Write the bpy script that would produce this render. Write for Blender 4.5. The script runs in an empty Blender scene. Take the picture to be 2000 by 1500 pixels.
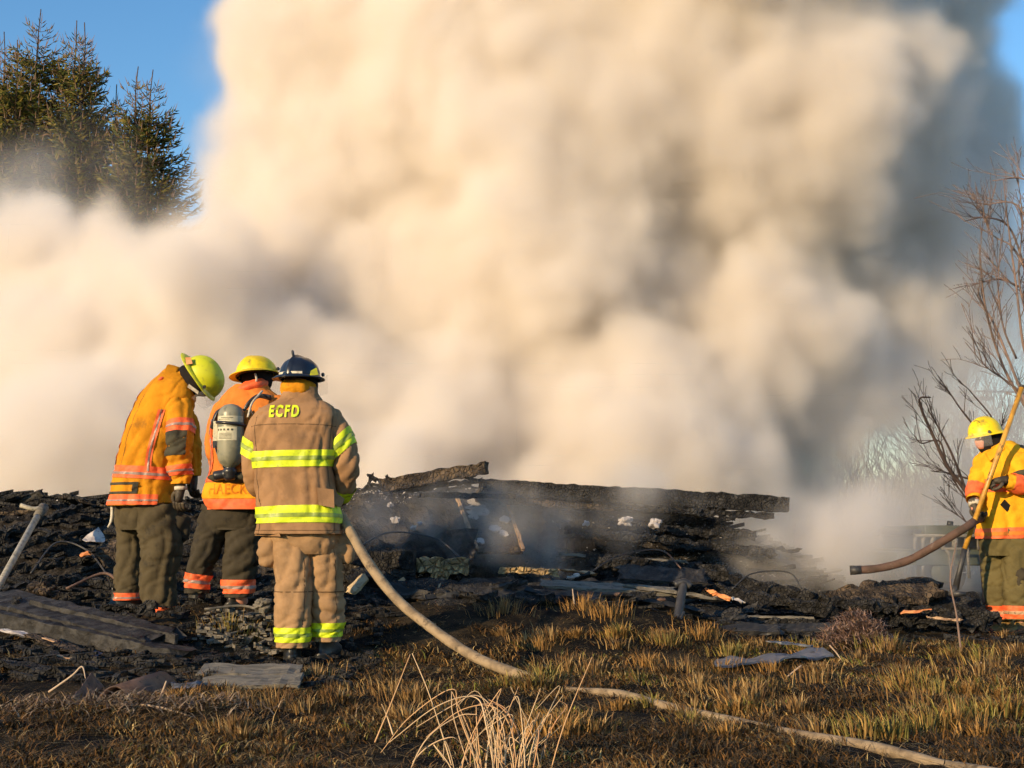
import bpy, bmesh, math, random
import numpy as np
from mathutils import Vector, Matrix, noise as N
sc = bpy.context.scene
# ------------------------------------------------------------------ camera, sky, sun, exposure
F = 2600.0; T = math.atan(300/2600); CAM = Vector((0, 0, .8))
def at(px, py, Y):
    u = (px-1000)/F; v = (750-py)/F
    d = Vector((u, math.cos(T)-v*math.sin(T), math.sin(T)+v*math.cos(T)))
    return CAM+d*(Y/d.y)
cam = bpy.data.objects.new('camera', bpy.data.cameras.new('camera')); sc.collection.objects.link(cam)
cam.location = CAM; cam.rotation_euler = (math.pi/2+T, 0, 0)
cam.data.sensor_width = 36; cam.data.lens = F/2000*36; cam.data.clip_end = 3000; sc.camera = cam
SE = math.radians(15); AZ = math.radians(-138)
w = bpy.data.worlds.new('World'); sc.world = w; w.use_nodes = True
bg = w.node_tree.nodes['Background']; sky = w.node_tree.nodes.new('ShaderNodeTexSky')
sky.sky_type = 'NISHITA'; sky.sun_disc = False; sky.sun_elevation = SE; sky.sun_rotation = AZ
sky.air_density = 1.3; sky.dust_density = 0.0; sky.ozone_density = 4.0
hs = w.node_tree.nodes.new('ShaderNodeHueSaturation'); hs.inputs['Saturation'].default_value = 1.14; hs.inputs['Hue'].default_value = .503
w.node_tree.links.new(sky.outputs[0], hs.inputs['Color']); w.node_tree.links.new(hs.outputs[0], bg.inputs[0]); bg.inputs[1].default_value = .15
sun = bpy.data.objects.new('sun', bpy.data.lights.new('sun', 'SUN')); sc.collection.objects.link(sun)
sun.data.energy = 4.4; sun.data.angle = math.radians(.5); sun.data.color = (1, .73, .4)
SD = Vector((math.sin(AZ)*math.cos(SE), math.cos(AZ)*math.cos(SE), math.sin(SE)))
sun.rotation_euler = SD.to_track_quat('Z', 'Y').to_euler()
vs = sc.view_settings; vs.view_transform = 'Standard'; vs.look = 'None'; vs.exposure = .44; vs.gamma = 1
try: vs.use_curve_mapping = False
except Exception: pass
cy = sc.cycles
cy.volume_bounces = 8; cy.max_bounces = 10; cy.transparent_max_bounces = 12
cy.volume_step_rate = 1.0; cy.volume_max_steps = 256
cy.use_adaptive_sampling = True; cy.adaptive_threshold = .04; cy.use_denoising = True
R = random.Random(7)
# ------------------------------------------------------------------ helpers
def link(name, me, mat=None, parent=None, smooth=False):
    o = bpy.data.objects.new(name, me); sc.collection.objects.link(o)
    if mat is not None: me.materials.append(mat)
    if parent is not None: o.parent = parent
    if smooth: me.shade_smooth()
    return o
def tag(o, label=None, cat=None, group=None, kind=None):
    if label: o['label'] = label
    if cat: o['category'] = cat
    if group: o['group'] = group
    if kind: o['kind'] = kind
    return o
def thing(name, label, cat, loc, group=None):
    o = bpy.data.objects.new(name, None); sc.collection.objects.link(o); o.location = loc; o.empty_display_size = .1
    return tag(o, label, cat, group)
class MB:
    def __init__(s): s.v = []; s.f = []; s.c = []
    def add(s, V, Fc, col=None):
        n = len(s.v); s.v += [tuple(p) for p in V]; s.f += [tuple(i+n for i in f) for f in Fc]
        if col is not None: s.c += [col]*len(V)
    def build(s, name, mat=None, parent=None, smooth=False, off=None):
        me = bpy.data.meshes.new(name)
        V = s.v if off is None else [(a-off[0], b-off[1], c-off[2]) for a, b, c in s.v]
        me.from_pydata(V, [], s.f)
        if s.c:
            a = me.color_attributes.new('tint', 'FLOAT_COLOR', 'POINT')
            a.data.foreach_set('color', [x for c in s.c for x in (*c, 1)])
        return link(name, me, mat, parent, smooth)
    def box(s, c, ax, ay, az, col=None):
        c = Vector(c); ax, ay, az = Vector(ax), Vector(ay), Vector(az)
        V = [c+sx*ax+sy*ay+sz*az for sx in (-1, 1) for sy in (-1, 1) for sz in (-1, 1)]
        s.add(V, [(0, 1, 3, 2), (4, 6, 7, 5), (0, 4, 5, 1), (2, 3, 7, 6), (0, 2, 6, 4), (1, 5, 7, 3)], col)
    def tube(s, P, Rr, n=8, cap=True, col=None, flat=1.0):
        P = [Vector(p) for p in P]
        if not hasattr(Rr, '__len__'): Rr = [Rr]*len(P)
        V = []; up = Vector((.13, .21, 1)).normalized(); prev = None
        for i, p in enumerate(P):
            t = (P[min(i+1, len(P)-1)]-P[max(i-1, 0)]).normalized()
            if prev is None:
                a = t.cross(up)
                if a.length < .05: a = t.cross(Vector((1, 0, 0)))
            else: a = prev-t*prev.dot(t)
            a.normalize(); prev = a; b = t.cross(a)
            for k in range(n):
                th = 2*math.pi*k/n; V.append(p+a*math.cos(th)*Rr[i]+b*math.sin(th)*Rr[i]*flat)
        Fc = [(i*n+k, i*n+(k+1) % n, (i+1)*n+(k+1) % n, (i+1)*n+k) for i in range(len(P)-1) for k in range(n)]
        if cap: Fc += [tuple(reversed(range(n))), tuple((len(P)-1)*n+k for k in range(n))]
        s.add(V, Fc, col)
def spline(P, m=8):
    P = [Vector(p) for p in P]; Q = [P[0]*2-P[1]]+P+[P[-1]*2-P[-2]]; out = []
    for i in range(1, len(Q)-2):
        a, b, c, d = Q[i-1:i+3]
        for k in range(m):
            t = k/m; out.append(.5*((2*b)+(c-a)*t+(2*a-5*b+4*c-d)*t*t+(3*b-a-3*c+d)*t**3))
    return out+[P[-1]]
def cr(K, t):
    """Catmull-Rom over a list of number tuples at float index t"""
    i = max(0, min(int(t), len(K)-2)); f = min(max(t-i, 0), 1)
    a = K[max(i-1, 0)]; b = K[i]; c = K[i+1]; d = K[min(i+2, len(K)-1)]
    return [.5*(2*q+(r-p)*f+(2*p-5*q+4*r-e)*f*f+(3*q-p-3*r+e)*f**3) for p, q, r, e in zip(a, b, c, d)]
def nz(x, y, z): return N.noise(Vector((x, y, z)))
def sstep(a, b, x):
    t = max(0, min(1, (x-a)/(b-a))); return t*t*(3-2*t)
# ------------------------------------------------------------------ materials
class NT:
    def __init__(s, nt): s.nt = nt
    def n(s, t, **k):
        x = s.nt.nodes.new(t)
        for a, b in k.items(): setattr(x, a, b)
        return x
    def put(s, sock, v):
        if isinstance(v, bpy.types.NodeSocket): s.nt.links.new(v, sock)
        else: sock.default_value = v
    def m(s, op, *a):
        x = s.n('ShaderNodeMath', operation=op)
        for i, v in enumerate(a): s.put(x.inputs[i], v)
        return x.outputs[0]
    def v(s, op, *a):
        x = s.n('ShaderNodeVectorMath', operation=op)
        for i, v in enumerate(a):
            s.put(x.inputs['Scale'] if op == 'SCALE' and i == 1 else x.inputs[i], v)
        return x.outputs['Value'] if op in ('LENGTH', 'DOT_PRODUCT') else x.outputs[0]
    def noise(s, p, scale, detail=2, rough=.5, color=False):
        x = s.n('ShaderNodeTexNoise', noise_dimensions='3D'); s.put(x.inputs['Vector'], p)
        x.inputs['Scale'].default_value = scale; x.inputs['Detail'].default_value = detail; x.inputs['Roughness'].default_value = rough
        return x.outputs['Color' if color else 'Fac']
    def vor(s, p, scale, smooth=.4, feature='SMOOTH_F1', rnd=1):
        x = s.n('ShaderNodeTexVoronoi', voronoi_dimensions='3D', feature=feature); s.put(x.inputs['Vector'], p)
        x.inputs['Scale'].default_value = scale; x.inputs['Randomness'].default_value = rnd
        if feature == 'SMOOTH_F1': x.inputs['Smoothness'].default_value = smooth
        return x.outputs['Distance']
    def mix(s, f, a, b):
        x = s.n('ShaderNodeMix', data_type='RGBA'); s.put(x.inputs[0], f)
        s.put(x.inputs[6], a if isinstance(a, bpy.types.NodeSocket) else (*a, 1)); s.put(x.inputs[7], b if isinstance(b, bpy.types.NodeSocket) else (*b, 1))
        return x.outputs[2]
    def ramp(s, v, a, b):
        x = s.n('ShaderNodeMapRange', interpolation_type='SMOOTHSTEP'); s.put(x.inputs[0], v)
        x.inputs['From Min'].default_value = a; x.inputs['From Max'].default_value = b; return x.outputs[0]
def mat(name, col, col2=None, rough=.8, scale=6, spot=None, spotscale=14, lo=.45, hi=.62, bump=.3, bscale=60, metal=0, spec=.3, stretch=(1, 1, 1), slo=.6, shi=.7, tint=False, alpha=None, trans=0, bdist=.01, cells=0):
    m = bpy.data.materials.new(name); m.use_nodes = True; nt = m.node_tree; g = NT(nt); P = nt.nodes['Principled BSDF']
    tc = g.n('ShaderNodeTexCoord').outputs['Object']
    p = g.v('MULTIPLY', tc, stretch)
    if tint:
        at_ = g.n('ShaderNodeAttribute', attribute_name='tint'); base = at_.outputs['Color']
    else: base = g.mix(g.ramp(g.noise(p, scale, 5, .6), lo, hi), col, col2 or tuple(c*.8 for c in col))
    if spot: base = g.mix(g.ramp(g.noise(g.v('ADD', p, (3.1, 7.7, 1.3)), spotscale, 4, .65), slo, shi), base, spot)
    g.put(P.inputs['Base Color'], base)
    P.inputs['Roughness'].default_value = rough; P.inputs['Metallic'].default_value = metal
    P.inputs['Specular IOR Level'].default_value = spec
    if trans: P.inputs['Transmission Weight'].default_value = trans
    if alpha is not None: P.inputs['Alpha'].default_value = alpha
    if bump:
        b = g.n('ShaderNodeBump'); b.inputs['Strength'].default_value = bump; b.inputs['Distance'].default_value = bdist
        h = g.noise(p, bscale, 4, .6)
        if cells: h = g.m('ADD', h, g.m('MULTIPLY', g.ramp(g.vor(p, cells, feature='DISTANCE_TO_EDGE'), 0, .18), 2.0))
        g.put(b.inputs['Height'], h); nt.links.new(b.outputs[0], P.inputs['Normal'])
    return m
M = {}
M['char'] = mat('charred wood', (.012, .011, .011), (.045, .042, .04), .75, 9, (.13, .125, .12), 30, bump=.9, bscale=26, cells=28, bdist=.02, slo=.68, shi=.8, spec=.35)
M['char_flat'] = mat('flat burnt board', (.014, .013, .013), (.045, .042, .04), .7, 11, (.12, .115, .11), 24, bump=.9, bscale=24, bdist=.02, slo=.68, shi=.82, spec=.4)
M['char_brown'] = mat('scorched brown wood', (.035, .026, .02), (.12, .085, .055), .8, 8, (.02, .018, .017), 16, bump=.8, bscale=26, cells=24, bdist=.02)
M['alligator'] = mat('alligatored char painted sunlit tan', (.5, .35, .17), (.32, .21, .1), .7, 14, (.03, .02, .015), 10, bump=1, bscale=22, cells=20, bdist=.03, slo=.62, shi=.72, spec=.5)  # glancing sun on dark glossy char is put into this tan colour
M['tan'] = mat('split pale wood', (.5, .33, .2), (.33, .2, .12), .8, 10, (.05, .03, .02), 22, bump=.4, stretch=(1, 1, 1), slo=.58)
M['ember'] = mat('fresh split orange wood', (.75, .32, .13), (.55, .2, .08), .8, 12, (.1, .05, .03), 30, bump=.4)
M['pale'] = mat('pale plaster scrap', (.5, .46, .44), (.33, .3, .3), .85, 9, (.06, .05, .05), 18, bump=.4, slo=.56)
M['sheet'] = mat('dark wet roofing felt', (.012, .012, .013), (.028, .027, .027), .6, 5, (.09, .085, .08), 24, bump=.5, bscale=18, spec=.5, slo=.66, shi=.8)
M['slate'] = mat('blue grey sheet metal', (.06, .075, .11), (.1, .11, .15), .45, 7, (.03, .03, .03), 12, bump=.3, bscale=14, spec=.5)
M['grey_board'] = mat('weathered grey board', (.19, .17, .14), (.11, .1, .085), .85, 7, (.03, .03, .03), 10, bump=.5, bscale=30, stretch=(1, 6, 6))
M['rust'] = mat('rusty curved metal', (.15, .09, .065), (.08, .05, .04), .6, 9, (.03, .03, .03), 20, bump=.4)
M['rubble'] = mat('ash and char rubble', (.018, .016, .015), (.07, .06, .052), .95, 5, (.22, .19, .17), 34, bump=1, bscale=30, bdist=.05, slo=.66, shi=.75, spec=.1)
M['metal_dark'] = mat('blackened metal', (.03, .03, .033), (.06, .055, .05), .5, 12, bump=.3, spec=.5)
M['wood_handle'] = mat('worn wooden handle', (.52, .4, .24), (.38, .27, .15), .55, 16, (.15, .1, .06), 30, bump=.15, spec=.4)
M['handle_grey'] = mat('pale grey wooden handle', (.42, .38, .3), (.3, .27, .2), .6, 18, (.1, .09, .07), 26, bump=.15)
M['brass'] = mat('ochre fibreglass pole', (.62, .33, .05), (.42, .21, .03), .38, 8, (.16, .08, .02), 20, bump=.1, spec=.5)
M['hose'] = mat('dirty tan hose jacket', (.34, .25, .155), (.2, .145, .09), .85, 7, (.1, .075, .05), 13, bump=.5, bscale=90, slo=.55)
M['hose_brown'] = mat('sooty red brown hose jacket', (.11, .065, .05), (.07, .045, .035), .8, 9, (.17, .13, .11), 13, bump=.5, bscale=60, slo=.6)
def cloth(name, c, dirt=(.09, .06, .03), amt=.6, rough=.85): return mat(name, c, tuple(x*.78 for x in c), rough, 5, dirt, 7, bump=.45, bscale=60, slo=amt, shi=amt+.22, spec=.12, bdist=.006)
M['cl_gold'] = cloth('golden turnout cloth', (.66, .27, .015), (.3, .13, .02), .55)
M['cl_orange'] = cloth('orange turnout cloth', (.72, .22, .04), (.28, .12, .03), .52)
M['cl_yellow'] = cloth('yellow turnout cloth', (.88, .42, .02), (.5, .25, .03), .6)
M['cl_tan'] = cloth('tan turnout cloth', (.34, .195, .1), (.2, .12, .07), .58)
M['cl_tan2'] = cloth('light tan trouser cloth', (.38, .235, .125), (.2, .13, .08), .56)
M['cl_dark'] = cloth('charcoal olive trouser cloth', (.055, .046, .032), (.025, .022, .02), .52)
M['cl_olive'] = cloth('dusty olive trouser cloth', (.085, .068, .04), (.035, .03, .022), .52)
M['cl_olive4'] = cloth('olive green trouser cloth', (.13, .105, .045), (.06, .05, .03), .55)
M['cl_black'] = cloth('black knit hood', (.018, .015, .015), (.04, .03, .03), .6)
M['cl_patch'] = cloth('dark elbow reinforcement', (.07, .065, .045), (.03, .03, .025), .5)
M['lime'] = mat('lime reflective trim', (.7, .82, .02), (.55, .68, .02), .55, 14, (.25, .3, .04), 18, bump=.3, bscale=40, slo=.55, shi=.8, spec=.4)
M['lime_dark'] = mat('silver strip on lime trim', (.3, .38, .05), (.22, .3, .05), .45, 20, (.6, .7, .1), 30, bump=.15, slo=.66, spec=.5)  # off-axis dimness of the silver tape put into its olive colour
M['red_trim'] = mat('fluorescent orange red trim', (.9, .16, .05), (.8, .12, .04), .6, 20, (.5, .12, .06), 20, bump=.15, slo=.6, shi=.8)
M['silver'] = mat('dull silver strip', (.34, .24, .2), (.24, .17, .15), .45, 20, bump=.1, spec=.5)
M['glove'] = mat('dark leather glove', (.045, .035, .025), (.09, .07, .045), .6, 14, bump=.4, bscale=50, spec=.4)
M['boot'] = mat('black rubber boot', (.015, .015, .015), (.03, .028, .025), .4, 9, (.1, .08, .06), 14, bump=.2, spec=.5)
M['boot_tan'] = mat('tan rubber boot', (.3, .18, .06), (.15, .09, .04), .5, 9, bump=.2)
M['hel_yellow'] = mat('scuffed yellow helmet shell', (.88, .66, .01), (.72, .5, .01), .42, 7, (.22, .16, .04), 9, bump=.1, bscale=30, spec=.4, slo=.55, shi=.75)
M['hel_lime'] = mat('scuffed lime helmet shell', (.6, .62, .02), (.42, .42, .03), .42, 7, (.15, .15, .05), 9, bump=.1, bscale=30, spec=.4, slo=.54, shi=.75)
M['hel_navy'] = mat('dark navy helmet shell', (.012, .016, .028), (.02, .025, .035), .28, 7, (.06, .06, .06), 20, bump=.08, bscale=30, spec=.5, slo=.66)
M['rim'] = mat('dark rubber brim', (.03, .03, .03), (.05, .045, .04), .5, 10, bump=.1)
M['visor'] = mat('clear visor', (.9, .88, .84), None, .08, 10, bump=0, spec=.5, alpha=.07)
M['white_strap'] = mat('off white strap', (.6, .55, .45), (.4, .35, .28), .7, 20, bump=.2)
M['skin'] = mat('weathered skin', (.6, .28, .2), (.5, .22, .16), .5, 30, bump=.1, spec=.4)
M['tank'] = mat('grey green bottle', (.26, .25, .18), (.17, .17, .13), .35, 8, (.04, .05, .05), 9, bump=.05, spec=.5, slo=.56)
M['label'] = mat('cream bottle label', (.62, .58, .42), (.5, .47, .35), .6, 12, (.2, .19, .15), 60, bump=.05, slo=.6)
M['ink'] = mat('dark label print', (.07, .07, .06), None, .6, 12, bump=0)
M['tank_black'] = mat('black pack plastic', (.018, .018, .022), (.035, .035, .04), .35, 9, bump=.1, spec=.5)
M['bark'] = mat('brown spruce bark', (.09, .06, .045), (.05, .035, .03), .9, 12, bump=.6, bscale=20)
M['twig'] = mat('reddish bare twigs', (.22, .15, .125), (.14, .1, .085), .85, 3, bump=.3)
M['twig_dark'] = mat('dark bare stems', (.06, .04, .035), (.035, .025, .025), .85, 3, bump=.3)
M['tint'] = mat('plant blades', (1, 1, 1), None, .75, 5, tint=True, bump=0, spec=.2)
M['brick'] = mat('faded chimney brick', (.4, .26, .22), (.55, .45, .4), .9, 5, bump=.4)
M['concrete'] = mat('pale mortar', (.5, .47, .43), (.35, .33, .3), .9, 5, bump=.4)
M['truck'] = mat('dull green truck paint', (.05, .06, .045), (.08, .085, .06), .6, 6, (.15, .12, .08), 12, bump=.1)
M['truck_dark'] = mat('sooty glass and rubber', (.02, .02, .022), (.03, .03, .03), .4, 6, bump=.1)
M['pole'] = mat('grey utility pole wood', (.16, .14, .13), (.1, .09, .085), .9, 3, bump=.3)

# ------------------------------------------------------------------ ground
def gh(x, y):
    h = .3*sstep(8.6, 10.4, y)*sstep(2.2, .6, x)
    h += .2*math.exp(-((x+1.95)**2+(y-9.45)**2)/.35)
    h += .1*sstep(-1.2, -2.6, x)*sstep(7.0, 8.2, y)*sstep(9.8, 8.8, y)
    if y > 15: h *= sstep(22, 15, y)
    if y < 40: h += .035*nz(x*.9, y*.9, 3)+.02*nz(x*3, y*3, 8)+.014*nz(x*9, y*9, 1)
    return h
def axis(lo, hi, step, far, k=1.35):
    a = list(np.arange(lo, hi+1e-6, step)); s = step
    while a[-1] < far: s *= k; a.append(a[-1]+s)
    s = step; b = []
    x = lo
    while x > -far: s *= k; x -= s; b.append(x)
    return b[::-1]+a
xs = axis(-5, 5, .045, 900); ys = [y for y in axis(4, 12.5, .045, 1500) if y > -60]
V = [(x, y, gh(x, y) if (abs(x) < 30 and 0 < y < 40) else 0) for y in ys for x in xs]; nx = len(xs)
Fc = [(j*nx+i, j*nx+i+1, (j+1)*nx+i+1, (j+1)*nx+i) for j in range(len(ys)-1) for i in range(nx-1)]
me = bpy.data.meshes.new('ground'); me.from_pydata(V, [], Fc)
M['soil'] = mat('burnt soil and thatch', (.009, .008, .007), (.05, .036, .02), .95, 2.2, (.15, .1, .045), 13, bump=1, bscale=42, bdist=.03, slo=.62, shi=.72, spec=.1)
tag(link('ground', me, M['soil'], None, True), kind='structure')

# ------------------------------------------------------------------ smoke (real volumes, filled by geometry nodes)
def smoke_volume(name, lo, hi, vox, blobs, bump, warp, soft, dens, m, seed=0, fine=.25, shape=None, smooth=.5, label=None):
    ng = bpy.data.node_groups.new(name, 'GeometryNodeTree')
    ng.interface.new_socket('Geometry', in_out='OUTPUT', socket_type='NodeSocketGeometry')
    g = NT(ng); out = g.n('NodeGroupOutput'); vc = g.n('GeometryNodeVolumeCube')
    vc.inputs['Min'].default_value = lo; vc.inputs['Max'].default_value = hi
    for i, a in enumerate('XYZ'): vc.inputs['Resolution '+a].default_value = max(4, int((hi[i]-lo[i])/vox))
    p = g.n('GeometryNodeInputPosition').outputs[0]
    q = g.v('ADD', p, (seed*7.3, seed*3.1, seed*5.7))
    w1 = g.v('SCALE', g.v('SUBTRACT', g.noise(q, warp[0], 2, .5, True), (.5, .5, .5)), warp[1])
    pw = g.v('ADD', p, w1); d = None
    for c, r in blobs:
        r = r if isinstance(r, tuple) else (r,)*3
        l = g.v('LENGTH', g.v('MULTIPLY', g.v('SUBTRACT', pw, tuple(c)), (1/r[0], 1/r[1], 1/r[2])))
        e = g.m('MULTIPLY', g.m('SUBTRACT', 1.0, l), min(r))
        d = e if d is None else g.m('SMOOTH_MAX', d, e, smooth)
    qw = g.v('ADD', q, g.v('SCALE', w1, .6))
    for s_, a_ in bump: d = g.m('ADD', d, g.m('MULTIPLY', g.m('SUBTRACT', .45, g.vor(qw, s_, .5)), a_))
    d = g.m('ADD', d, g.m('MULTIPLY', g.m('SUBTRACT', g.noise(q, 2.2, 3, .55), .5), fine))
    k = g.n('ShaderNodeMapRange', interpolation_type='SMOOTHSTEP'); g.put(k.inputs['Value'], d)
    k.inputs['From Min'].default_value = 0; k.inputs['From Max'].default_value = soft; k.inputs['To Max'].default_value = dens
    o = k.outputs[0]
    if shape: o = shape(g, p, o)
    g.put(vc.inputs['Density'], o)
    sm = g.n('GeometryNodeSetMaterial'); sm.inputs['Material'].default_value = m
    ng.links.new(vc.outputs[0], sm.inputs[0]); ng.links.new(sm.outputs[0], out.inputs[0])
    me = bpy.data.meshes.new(name); o = link(name, me, m); md = o.modifiers.new('fill', 'NODES'); md.node_group = ng
    return tag(o, label=label, kind='stuff')
def volmat(name, col, aniso=0, mul=1.0):
    m = bpy.data.materials.new(name); m.use_nodes = True; nt = m.node_tree; nt.nodes.clear()
    o = nt.nodes.new('ShaderNodeOutputMaterial'); v = nt.nodes.new('ShaderNodeVolumePrincipled')
    v.inputs['Color'].default_value = (*col, 1); v.inputs['Anisotropy'].default_value = aniso; v.inputs['Density'].default_value = mul
    nt.links.new(v.outputs[0], o.inputs['Volume']); return m
SM = volmat('smoke', (.985, .947, .912)); SM2 = volmat('thin smoke', (.985, .965, .97))
def bl(px, py, Y, rp, k=1.0):
    r = rp/F*Y; return (at(px, py, Y), (r, r, r*k))
B = [bl(1050, 230, 20, 500), bl(740, 110, 20, 330), bl(1400, 250, 20, 480), bl(1660, 60, 21.5, 310), bl(1250, -150, 20, 620),
     bl(640, 300, 19.5, 260), bl(1100, 560, 18.6, 380), bl(900, 850, 17.2, 270), bl(1400, 720, 19, 340), bl(1690, 420, 21, 260),
     bl(1250, 920, 17.3, 260), bl(600, 780, 17.3, 250), bl(380, 600, 17, 225), bl(330, 820, 16.4, 250), bl(90, 760, 17, 210), bl(1430, 940, 18.5, 190),
     bl(300, 930, 16.2, 240), bl(40, 920, 16.2, 240), bl(480, 330, 20, 110), bl(1640, 640, 20.5, 260), bl(1780, 300, 22, 260), bl(1790, 520, 22, 230), bl(90, 570, 18.5, 190), bl(560, 520, 18.8, 190), bl(740, 600, 18.5, 200), bl(1060, 1000, 16.6, 210), bl(800, 1000, 16, 180), bl(200, 560, 18.2, 200), bl(20, 520, 18.8, 190), bl(1230, 760, 17.6, 230), bl(1300, 1010, 17, 190), bl(1040, 930, 17.5, 230), bl(1000, 820, 18, 220), bl(560, 400, 19.2, 190)]
smoke_volume('smoke_plume', (-9.5, 13.4, -.3), (9, 25.5, 12), .125, B, [(.4, .85), (.95, .62), (2.1, .45)], (.4, 1.4), .55, 3.0, SM,
             label='dense cream coloured smoke billowing up behind the burnt pile')
def veil_shape(g, p, o):
    return g.m('MULTIPLY', o, g.ramp(g.noise(g.v('ADD', p, (4, 9, 2)), .55, 3, .6), .3, .75))
B2 = [bl(1780, 600, 20.5, 330), bl(1840, 400, 21.5, 270), bl(1980, 620, 22.5, 260), bl(1720, 960, 18, 260), bl(1950, 950, 20, 260), bl(110, 410, 19.5, 230), bl(1840, 840, 19.5, 310), bl(240, 470, 18.5, 150), bl(1850, 1080, 14.3, 120), bl(1600, 1080, 16, 150), bl(440, 120, 21, 110), bl(60, 380, 20.5, 110)]
smoke_volume('smoke_veil', (-9.5, 12.2, -.3), (10.5, 25, 9.5), .3, B2, [(.5, .8)], (.3, 1.8), 1.0, .65, SM2, 2, .5, veil_shape,
             label='thin grey blue smoke drifting off the side of the plume')
def wisp_shape(g, p, o):
    q = g.v('MULTIPLY', p, (1, .6, .55)); return g.m('MULTIPLY', o, g.ramp(g.noise(q, 1.3, 4, .6), .36, .7))
B3 = [bl(880, 1010, 11.9, 230, .5), bl(1080, 1040, 11.8, 190, .5), bl(760, 1050, 11.5, 110, .5), bl(1500, 1100, 12.6, 190, .6), bl(1660, 1070, 12.8, 220, .7), bl(1820, 1120, 13, 120, .6), bl(520, 1040, 11.9, 120, .6), bl(1250, 960, 12.6, 160, .6)]
smoke_volume('smoke_wisps', (-3.8, 10.9, .1), (5.5, 14.4, 2.4), .08, B3, [(1.1, .3)], (.9, .7), .4, 2.6, SM, 5, .4, wisp_shape, .2,
             label='thin smoke wisps curling low over the burnt boards')
# ------------------------------------------------------------------ cloth surfaces
class Loft:
    """cloth tube. mode 'slice': keys (py, px_left, px_right, depth_m, dy_m) horizontal rings; mode 'limb': keys (px, py, dy_m, radius_m, flat)"""
    def __init__(s, K, Y0, org, mode='slice', kind='drape', amp=.012, seed=0, sq=2.4, yaw=0, fold=1.0):
        s.K, s.Y0, s.org, s.mode, s.kind, s.amp, s.seed, s.sq, s.fold = K, Y0, Vector(org), mode, kind, amp, seed, sq, fold
        if mode == 'slice':
            s.Q = []
            for py, pl, pr, rd, dy in K:
                c = at((pl+pr)/2, py, Y0+dy)-s.org; s.Q.append((c.x, c.y, c.z, (pr-pl)/2/F*(Y0+dy), rd))
        else:
            s.Q = []
            for k in K:
                c = at(k[0], k[1], Y0+k[2])-s.org; s.Q.append((c.x, c.y, c.z, k[3], k[3]*(k[4] if len(k) > 4 else 1)))
        s.n = len(K)-1
        s.L = [0]
        for i in range(s.n): s.L.append(s.L[-1]+(Vector(s.Q[i+1][:3])-Vector(s.Q[i][:3])).length)
        if mode == 'limb':
            s.fr = []; prev = None
            for i in range(s.n+1):
                a = Vector(s.Q[max(i-1, 0)][:3]); b = Vector(s.Q[min(i+1, s.n)][:3]); t = (b-a).normalized()
                u = Vector((1, 0, 0)) if prev is None else prev
                u = u-t*u.dot(t)
                if u.length < .1: u = Vector((0, 1, 0))-t*t.y
                u.normalize(); prev = u; s.fr.append(tuple(u)+tuple(t))
    def t_of(s, py):
        for i in range(s.n):
            a, b = s.K[i][0], s.K[i+1][0]
            if (a <= py <= b) or (b <= py <= a): return i+(py-a)/(b-a)
        return 0 if abs(py-s.K[0][0]) < abs(py-s.K[-1][0]) else s.n
    def P(s, t, a, off=0):
        x, y, z, rs, rf = cr(s.Q, t); ca, sa = math.cos(a), math.sin(a)
        e = 2/s.sq; cx = math.copysign(abs(ca)**e, ca); sy = math.copysign(abs(sa)**e, sa)
        if s.mode == 'slice': U = Vector((1, 0, 0)); W = Vector((0, 1, 0))
        else:
            f = cr(s.fr, t); tt = Vector(f[3:]).normalized(); U = Vector(f[:3]); U = (U-tt*U.dot(tt)).normalized(); W = tt.cross(U)
            if W.y < 0: W = -W
        nrm = (U*ca/max(rs, .01)+W*sa/max(rf, .01)).normalized()
        i = min(int(t), s.n-1) if s.n else 0; L = s.L[i]+(s.L[i+1]-s.L[i])*(t-i)
        c = (rs+rf)/2; u, v = a*c, L; sd = s.seed*3.7
        px_, py_ = ca*c, sa*c
        if s.kind == 'drape':
            k1 = abs(N.noise(Vector((px_*9, py_*9, v*2.6+sd))))*2-.45
            k2 = abs(N.noise(Vector((px_*5+v*7, py_*5-v*5, v*6+sd+9))))*2-.5
            low = .45+.9*(v/max(s.L[-1], .01))
            n3 = abs(N.noise(Vector((px_*5-v*2, py_*5+sd, v*4.5+px_*5))))
            mk = sstep(-.1, .15, N.noise(Vector((px_*3+sd, py_*3, v*1.7))))
            f1 = abs(math.sin(36*(px_+py_*.8+v*.12)+2.6*N.noise(Vector((px_*4, py_*4+sd, v*3)))))**.7
            f2 = abs(math.sin(24*(px_*.75-py_*.4+v*.8)+3*N.noise(Vector((px_*3+sd, py_*3, v*3)))))**.6
            wv = k1*.35*low+(f1-.7)*mk*low*.9+(f2-.7)*(1-mk)*.75-.7*max(0, 1-n3*9)
        else:
            k1 = N.noise(Vector((px_*7, py_*7+sd, v*3.2+px_*3)))
            n2 = abs(N.noise(Vector((px_*4+v*4, py_*4+sd, v*11+px_*6))))
            n3 = abs(N.noise(Vector((px_*9+sd, py_*9, v*19-px_*8))))
            mk = sstep(-.1, .15, N.noise(Vector((px_*2.5+sd, py_*2.5, v*2.6))))
            f1 = abs(math.sin(27*(v+px_*.7*(1 if s.seed % 2 else -1)+py_*.3)+3*N.noise(Vector((px_*4, py_*4+sd, v*4)))))**.65
            f2 = abs(math.sin(30*(px_+py_*.7+v*.2)+2.5*N.noise(Vector((px_*3+sd, py_*3, v*2.5)))))**.7
            wv = k1*.3+(f1-.7)*mk*.85+(f2-.7)*(1-mk)*.7-.5*max(0, 1-n2*9)
        wv += .5*N.noise(Vector((px_*30, py_*30, v*26+sd)))*.5
        return Vector((x, y, z))+U*cx*rs+W*sy*rf+nrm*(wv*s.amp*1.35+off)
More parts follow.
